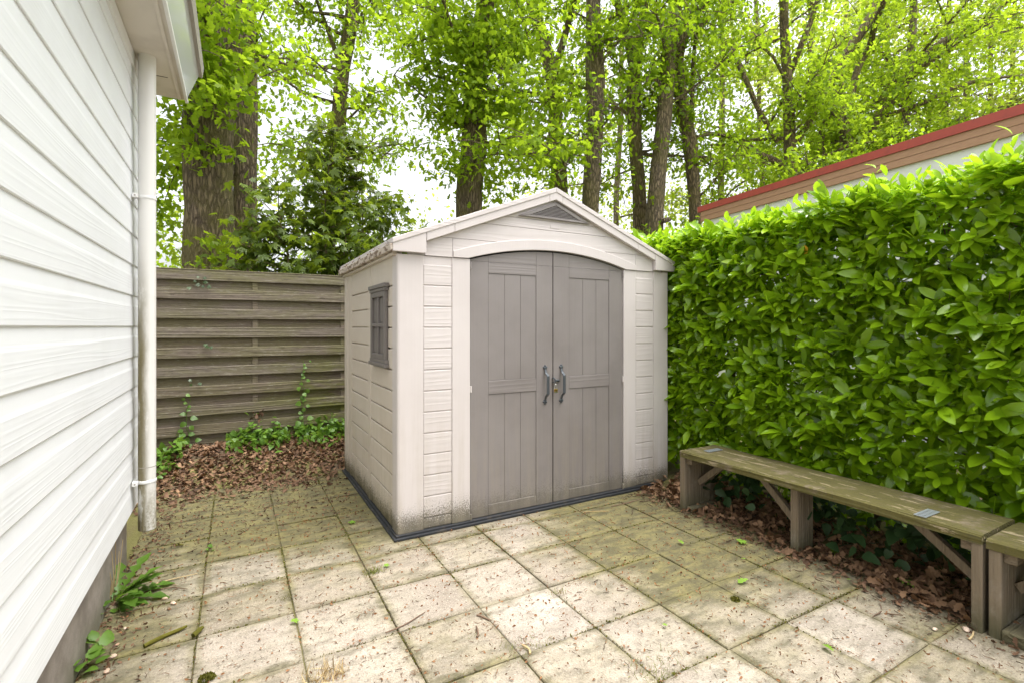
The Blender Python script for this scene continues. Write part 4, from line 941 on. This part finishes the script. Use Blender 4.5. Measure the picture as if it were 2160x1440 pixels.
litter('leaf_litter', 'dark leaf crumbs beside the shed base', 'leaves', 900, U(-.5, 1.0), lambda n: 5.0-1.7*rng.beta(1., 2.2, n), M_DRYD, DRY, .02, .9, lambda x, y: nb_(x, y), .008)

STK = []
for s in range(4):                # little bent sticks, three sided
    rg = random.Random(s); b = MB(); q = [Vector((0, 0, 0))]; dr = Vector((0, 1, 0))
    for k in range(4): dr = (dr+Vector((rg.gauss(0, .45), 0, rg.gauss(0, .12)))).normalized(); q.append(q[-1]+dr*.25)
    b.tube(q, [.045, .05, .045, .035, .02], 3, False)
    V = np.array(b.v); T = []
    for f in b.f: T += [(f[0], f[1], f[2]), (f[0], f[2], f[3])]
    STK.append((V, np.array(T)))
def sticks(name, lab, cat, n, sz, mat, fx=U(-.55, 3.0), fy=U(.1, 4.9), thick=None):
    x = fx(n); y = fy(n); k = nb_(x, y); x, y = x[k], y[k]; n = len(x); d = rdir(n, 0); d[:, 2] *= .06; nr = np.tile([0, 0, 1.], (n, 1))+rng.normal(size=(n, 3))*.1
    pos = np.stack([x, y, on_ground(x, y)+.003], 1); s = sz*np.exp(rng.normal(0, .38, n))
    return tag(scatter(name, STK, pos, d, nr, s, mat, None, 'stuff'), lab, cat)
sticks('patio_debris', 'tiny orange brown catkin bits scattered all over the slabs', 'debris', 2200, .019, M_CAT)
sticks('patio_debris', 'short dark twig bits scattered over the slabs', 'debris', 1500, .022, M_TWG)
sticks('patio_debris', 'thicker litter of twig bits along the shed and fence', 'debris', 700, .03, M_TWG, U(-.55, 1.3), U(3.6, 5.1))
sticks('patio_debris', 'twig litter along the bench side of the slabs', 'debris', 700, .032, M_TWG, lambda n: 2.7+.45*rng.beta(2, 1.3, n), U(.2, 3.15))
def clusters():                   # crumbled catkin clumps
    P = []; 
    for i in range(230):
        c = np.array([random.uniform(-.5, 2.95), random.uniform(.3, 4.0)])
        if not nb_(c[0], c[1]): continue
        if i % 2: c[0] = P0X+PI*round((c[0]-P0X)/PI)+random.gauss(0, .02)
        P.append(c+rng.normal(size=(random.randint(8, 26), 2))*random.uniform(.008, .024)*np.array([1.6, .9]))
    P = np.concatenate(P); P = P[nb_(P[:, 0], P[:, 1])]; n = len(P); pos = np.stack([P[:, 0], P[:, 1], np.full(n, .006)], 1)
    d = rdir(n); d[:, 2] *= .3; tag(scatter('patio_debris', STK, pos, d, rdir(n, 1, .4), rng.uniform(.007, .018, n), M_CAT, None, 'stuff'), 'clumps of rusty crumbled catkins on the slabs', 'debris')
clusters()
litter('patio_debris', 'rusty crumbs of dry flower scales over the slabs', 'debris', 4200, U(-.55, 3.05), U(.1, 4.4), M_CAT, DRY, .014, .6, nb_, .004)
litter('patio_debris', 'dark crumbs of rotted leaf over the slabs', 'debris', 2200, U(-.55, 3.05), U(.1, 4.9), M_DRYD, DRY, .009, .6, nb_, .004)
# moss and grass growing out of the joints
def joints():
    P = []
    for i in range(9):
        x = P0X+PI*(i-.0); n = 900; y = rng.uniform(.2, 5., n); P.append(np.stack([x+rng.normal(0, .0045, n), y], 1))
    for j in range(-2, 10):
        y = P0Y+PI*j; n = 900; x = rng.uniform(-.55, 3.05, n); P.append(np.stack([x, y+rng.normal(0, .0045, n)], 1))
    P = np.concatenate(P); f = np.array([mnoise.noise((p[0]*2.3, p[1]*2.3, 1.)) for p in P]); P = P[(f > -.08) & nb_(P[:, 0], P[:, 1])]; n = len(P)
    tag(scatter('joint_moss', ROU, np.stack([P[:, 0], P[:, 1], rng.uniform(-.008, .001, n)], 1), rdir(n, .8), rdir(n, .5), rng.uniform(.004, .010, n), M_MOSS, None, 'stuff'), 'green moss lining the joints between the slabs', 'moss')
joints()
def blades(name, lab, c, n, sp, h, mat, cat='grass', kind=None):
    pos = np.zeros((n, 3)); pos[:, :2] = rng.normal(size=(n, 2))*sp; pos[:, 2] = -.005
    e = empty(name, c, lab, cat)
    scatter('blades', [strip_leaf([(0, 0), (.02, .035), (.5, .03), (.8, .018), (1, 0)], .2, .35)], pos+np.array(c), rdir(n, 1., .55), rdir(n, .2), h*rng.uniform(.4, 1.1, n), mat, e, 'stuff')
    return e
for (x, y), n, sp, h, m, lab in (((790, 1207), 110, (.030, .018), .05, M_GRS, 'spiky grass tuft in a slab joint left of the shed corner'), ((1100, 1365), 150, (.07, .03), .028, M_GRS, 'low grassy moss patch in the joint at bottom centre'),
        ((1385, 1415), 200, (.07, .05), .032, M_GRS, 'broad grassy moss patch in a joint near the bottom edge'), ((690, 1428), 120, (.05, .03), .07, M_STRAW, 'dry straw coloured grass tuft at the bottom edge'),
        ((1178, 1247), 50, (.02, .012), .03, M_GRS, 'small grass tuft between slabs in front of the doors'), ((600, 1262), 60, (.022, .015), .026, M_MOSS, 'little mossy tuft between slabs on the left'), ((1000, 1340), 60, (.03, .012), .02, M_GRS, 'thin grassy fringe beside a fallen twig')):
    g = gnd(x, y); blades('grass_tuft', lab, (g.x, g.y, 0), n, np.array(sp), h, m)
def cushion(px, py, r, lab):
    g = gnd(px, py); V = []; n = 260; a = rng.uniform(0, 6.283, n); q = np.sqrt(rng.uniform(0, 1, n)); pos = np.stack([np.cos(a)*q*r, np.sin(a)*q*r, .55*r*(1-q*q)], 1)
    tag(scatter('moss_cushion', ROU, pos+np.array([g.x, g.y, .0]), rdir(n, .9), rdir(n, .4), rng.uniform(.006, .012, n), M_MOSS, None, None, origin=(g.x, g.y, 0)), lab, 'moss')
cushion(1551, 1265, .020, 'round moss cushion on a slab in front of the bench'); cushion(1842, 1198, .022, 'dark moss cushion among dead leaves at the slab edge'); cushion(436, 1432, .03, 'moss cushion at the bottom edge near the house')
# single fresh leaves
FL = [(1430, 1143, .05, 'fresh green leaf on the slabs nearest the left bench leg'), (1560, 1146, .06, 'pale green lobed leaf on the slabs in front of the bench'), (1578, 1228, .065, 'bright curled green leaf on the slabs below the bench middle'), (1912, 1235, .075, 'bright green leaf among dead leaves under the bench'), (1763, 1170, .055, 'green leaf by the middle bench leg'),
      (1758, 1382, .055, 'lime green leaf on a slab at lower right'), (1403, 1324, .02, 'tiny green leaf bit on a pale slab at centre right'), (1793, 1226, .02, 'small yellow green leaf bit at the slab corner'), (620, 1316, .035, 'pale green leaf bit at lower left of the patio'), (818, 1195, .03, 'green sprig beside the grass tuft'), (740, 1104, .045, 'green leaf lying beside the shed base'), (1563, 1182, .025, 'small green leaf on mossy slabs')]
for px, py, s, lab in FL:
    g = gnd(px, py); tv, tt = (MAP+OAK)[random.randrange(3)]; V, T = inst([(tv, tt)], np.zeros((1, 3)), frames(rdir(1)*np.array([1, 1, .1]), np.array([[.1, -.1, 1.]])), np.array([s]))
    tag(link('fallen_leaf', mesh_np('fallen_leaf', V, T), M_LIME, None, (g.x, g.y, .012+s*.12+float(on_ground(g.x, g.y)))), lab, 'leaf', 'fresh fallen leaves')
for px, py, ln, r, yaw, m, lab in ((350, 1345, .17, .009, .5, M_MOSS, 'moss covered broken stick lying by the house'), (420, 1337, .06, .011, .75, M_MOSS, 'short mossy stick end beside the broken stick'), (1010, 1335, .075, .0045, .9, M_TWG, 'short grey stick on the slabs at bottom centre'), (1025, 1300, .09, .004, -.65, M_TWG, 'brown twig beside the slab joint at centre'), (1115, 1370, .07, .005, 1.2, M_STRAW, 'pale stick end in the grassy joint'), (1745, 1163, .16, .006, .55, M_TWG, 'curved twig at the foot of the middle bench leg'),
        (370, 1218, .20, .0028, .35, M_STRAW, 'long pale dry stalk lying by the dandelion'), (360, 1235, .22, .003, .1, M_TWG, 'long brown twig lying by the dandelion'), (380, 1150, .05, .005, -.1, M_MOSS, 'mossy twig below the drainpipe'), (1330, 1068, .30, .003, -.5, M_TWG, 'thin twig lying in front of the right door'), (1250, 1075, .2, .003, .1, M_STRAW, 'pale twig lying below the shed base'), (860, 1317, .22, .003, .15, M_TWG, 'long russet twig across the slabs'), (2055, 1345, .09, .004, -.1, M_STRAW, 'pale twig by the bench end')):
    g = gnd(px, py); q = [Vector((g.x, g.y, r+.002))]; dr = Vector((math.cos(yaw), math.sin(yaw), 0)); q[0] -= dr*ln/2
    for k in range(5): dr = (dr+Vector((random.gauss(0, .16), random.gauss(0, .16), 0))).normalized(); q.append(q[-1]+dr*ln/5+Vector((0, 0, random.uniform(-.0005, .002))))
    tag(MB().tube(q, [r, r*1.1, r*.95, r, r*.85, r*.6], 8, f=lambda a, p: 1+.25*mnoise.noise((p.x*90+a, p.y*90, a))).build('stick', m), lab, 'stick')
PEBL = ['tan pebble nearest the plinth left of the mossy stick', 'tan pebble below the mossy stick near the plinth', 'small pebble just right of the dandelion leaves', 'round pebble right of the dandelion, beside a smaller one', 'pale tiny pebble above the mossy stick', 'flat pebble at the bottom edge near the corner weed', 'pale tiny pebble just below the mossy stick', 'largest tan pebble at the foot of the bench end', 'small pebble on the slab corner by the bench end', 'tiny white pebble in front of the doors']
for k, (px, py, r) in enumerate(((222, 1343, .014), (238, 1386, .013), (348, 1263, .011), (365, 1273, .012), (264, 1326, .008), (225, 1417, .012), (247, 1360, .008), (2038, 1330, .016), (1972, 1328, .011), (1178, 1225, .006))):
    g = gnd(px, py); b = MB(); n = 7
    for i in range(n+1):
        pass
    b.tube([(0, 0, -r*.55), (0, 0, -r*.4), (0, 0, 0), (0, 0, r*.4), (0, 0, r*.55)], [r*.4, r*.8, r, r*.75, r*.3], 12, f=lambda a, p: 1+.22*math.cos(a*2+k)+.08*math.sin(3*a))
    o = link('pebble', b.mesh('pebble'), M_PEB, None, (g.x, g.y, r*.5)); tag(o, PEBL[k], 'pebble', 'loose pebbles')
# weeds by the plinth
def weed(name, lab, loc, specs, tm, mat, cat='weed'):
    e = empty(name, loc, lab, cat)
    for az, el, s, off in specs:
        d = np.array([[math.cos(az), math.sin(az), el]]); V, T = inst([tm], np.zeros((1, 3)), frames(d, np.array([[0., 0., 1.]])), np.array([s]))
        link('leaf', mesh_np('leaf', V, T), mat, e, Vector(loc)+Vector(off))
    return e
DAN = mid_leaf([(0, 0), (.15, .012), (.2, .07), (.25, .018), (.34, .10), (.39, .025), (.48, .13), (.53, .035), (.63, .15), (.69, .05), (.8, .14), (.88, .09), (1, 0)], .35, .4)
g = gnd(238, 1268); rg = random.Random(4)
weed('dandelion', 'leafy green dandelion growing at the foot of the house wall', (g.x+.0, g.y, 0), [(rg.uniform(-1.2, 1.9), rg.uniform(.25, 1.7), rg.uniform(.13, .24), (rg.uniform(-.01, .03), rg.uniform(-.03, .03), 0)) for _ in range(22)], DAN, M_WEED, 'dandelion')
st = empty('dry_stalks', (g.x-.005, g.y+.01, 0), 'thin dry upright stalks beside the dandelion', 'stalks')
for k in range(5):
    tp = Vector((g.x+.0+k*.012-.02, g.y+.02*k, .20+.05*k % .12)); MB().tube([(g.x+.004*k-.015, g.y+.012*k, 0), tuple(tp*.5+Vector((g.x, g.y, 0))*.5+Vector((.006, 0, 0))), tuple(tp)], [.0025, .002, .0012], 6).build('stalk', M_STRAW, st)
for px, py, n, s, lab in ((180, 1412, 10, .065, 'bright green weed sprouting at the bottom left corner'), (215, 1300, 6, .055, 'small round leaved weed between dandelion and plinth'), (440, 1160, 5, .03, 'tiny weed in the slab joint below the fence'), (190, 1375, 6, .06, 'toothed green weed against the plinth near the bottom')):
    g = gnd(px, py); weed('weed', lab, (g.x, g.y, 0), [(rg.uniform(0, 6.28), rg.uniform(.1, .9), s*rg.uniform(.7, 1.2), (rg.gauss(0, s*.4), rg.gauss(0, s*.4), rg.uniform(.0, s))) for _ in range(n)], TOO[0], M_WEED)
# green creeper along the fence foot, vines climbing the fence
def creeper():
    n = 1500; x = rng.uniform(-.95, 1.25, n); f = np.array([mnoise.noise((a*2.6, 1.3, 4.)) for a in x]); y = 5.95-abs(rng.normal(0, .17+.10*f.clip(0), n)); z = on_ground(x, y)+abs(rng.normal(.05, .06+.06*f.clip(0), n))
    lf = sstep(-.35, -.75, x); y = y-lf*rng.uniform(0, .75, n)
    z = np.where(lf > .3, on_ground(x, y)+abs(rng.normal(.03, .05, n)), z); k = (f > -.22) | (lf > .3); x, y, z = x[k], y[k], z[k]; n = len(x)
    tag(scatter('ground_ivy', TOO, np.stack([x, y, z], 1), rdir(n, -.1), rdir(n, 1., .45), rng.uniform(.04, .085, n), M_WEED, None, 'stuff'), 'green creeping ground cover along the fence foot', 'ground cover')
    n = 420; x = rng.uniform(3.15, 3.65, n); y = rng.uniform(.9, 2.65, n); k = np.array([mnoise.noise((a*3, b_*3, 9.)) for a, b_ in zip(x, y)]) > -.12; x, y = x[k], y[k]; n = len(x)
    tag(scatter('bramble', TOO, np.stack([x, y, on_ground(x, y)+rng.uniform(.04, .27, n)], 1), rdir(n, -.2), rdir(n, 1., .4)+np.array([-.4, -.2, 0]), rng.uniform(.06, .10, n), M_BRAM, None, 'stuff'), 'dark leafy undergrowth below the bench and hedge', 'undergrowth')
creeper()
for (x, z1, n, lab) in ((-.43, .72, 14, 'young vine climbing the left half of the fence'), (.66, 1.02, 24, 'leafy vine climbing the fence near the shed')):
    e = empty('vine', (x, FY-.05, .17), lab, 'vine'); q = [Vector((x+random.gauss(0, .012), FY-.05, .17+(z1-.17)*k/8)) for k in range(9)]
    MB().tube(q, [.004-.0003*k for k in range(9)], 6).build('stem', M_WEED, e)
    for k in range(n):
        f = (k+1)/n; p = q[0].lerp(q[-1], f)+Vector((random.gauss(0, .03), -.02, 0)); sg = 1 if k % 2 else -1; s = random.uniform(.055, .095)*(1.1-.6*f)
        V, T = inst(ROU, np.zeros((1, 3)), frames(np.array([[sg*.8+random.gauss(0, .3), -.25, -.25+random.gauss(0, .3)]]), np.array([[random.gauss(0, .4), -.9, random.uniform(.1, .9)]])), np.array([s])); link('leaf', mesh_np('leaf', V, T), M_WEED, e, p)
for (px, py, n, lab) in ((425, 598, 9, 'ivy sprig poking through the top of the fence'), (418, 808, 4, 'lone dark ivy leaves low on the fence'), (434, 727, 3, 'tiny ivy shoot in the middle of the fence')):
    c = at(px, py, FY/(_c-(px-1080)/FPX*_s)); c.y = FY-.05; e = empty('ivy_sprig', tuple(c), lab, 'ivy')
    for k in range(n):
        V, T = inst(MAP[:1], np.zeros((1, 3)), frames(np.array([[random.gauss(0, 1), -.4, -.6]]), np.array([[random.gauss(0, .3), -1, .5]])), np.array([random.uniform(.025, .042)])); link('leaf', mesh_np('leaf', V, T), M_IVY, e, c+Vector((random.gauss(0, .05), -.01, random.gauss(0, .035))))
# withered leaf bunch caught on the fence; needles and crumbs on the shed eave
c = Vector((.19, FY-.06, .47)); V, T = inst(DRY, rng.normal(size=(8, 3))*.025, frames(rdir(8), rdir(8)), rng.uniform(.05, .08, 8)); tag(link('dead_leaf_bunch', mesh_np('dead_leaf_bunch', V, T), M_DRYD, None, c), 'withered brown leaf bunch caught on the fence foot', 'leaves')
n = 420; y = rng.uniform(SY-.02, SYB+.05, n); pos = np.stack([SXM-1.275+rng.uniform(-.012, .05, n), y, 1.938+rng.uniform(.0, .03, n)], 1); k = np.array([mnoise.noise((0, b_*5, 3.)) for b_ in y]) > -.1; pos = pos[k]; n = len(pos)
pos[:, 2] = np.maximum(pos[:, 2]-.01, 1.94)
tag(scatter('roof_debris', DRY, pos, rdir(n), rdir(n, 1, .6), rng.uniform(.008, .02, n), M_DRYD, None, 'stuff'), 'brown leaf crumbs and moss lying on the shed eave', 'debris')
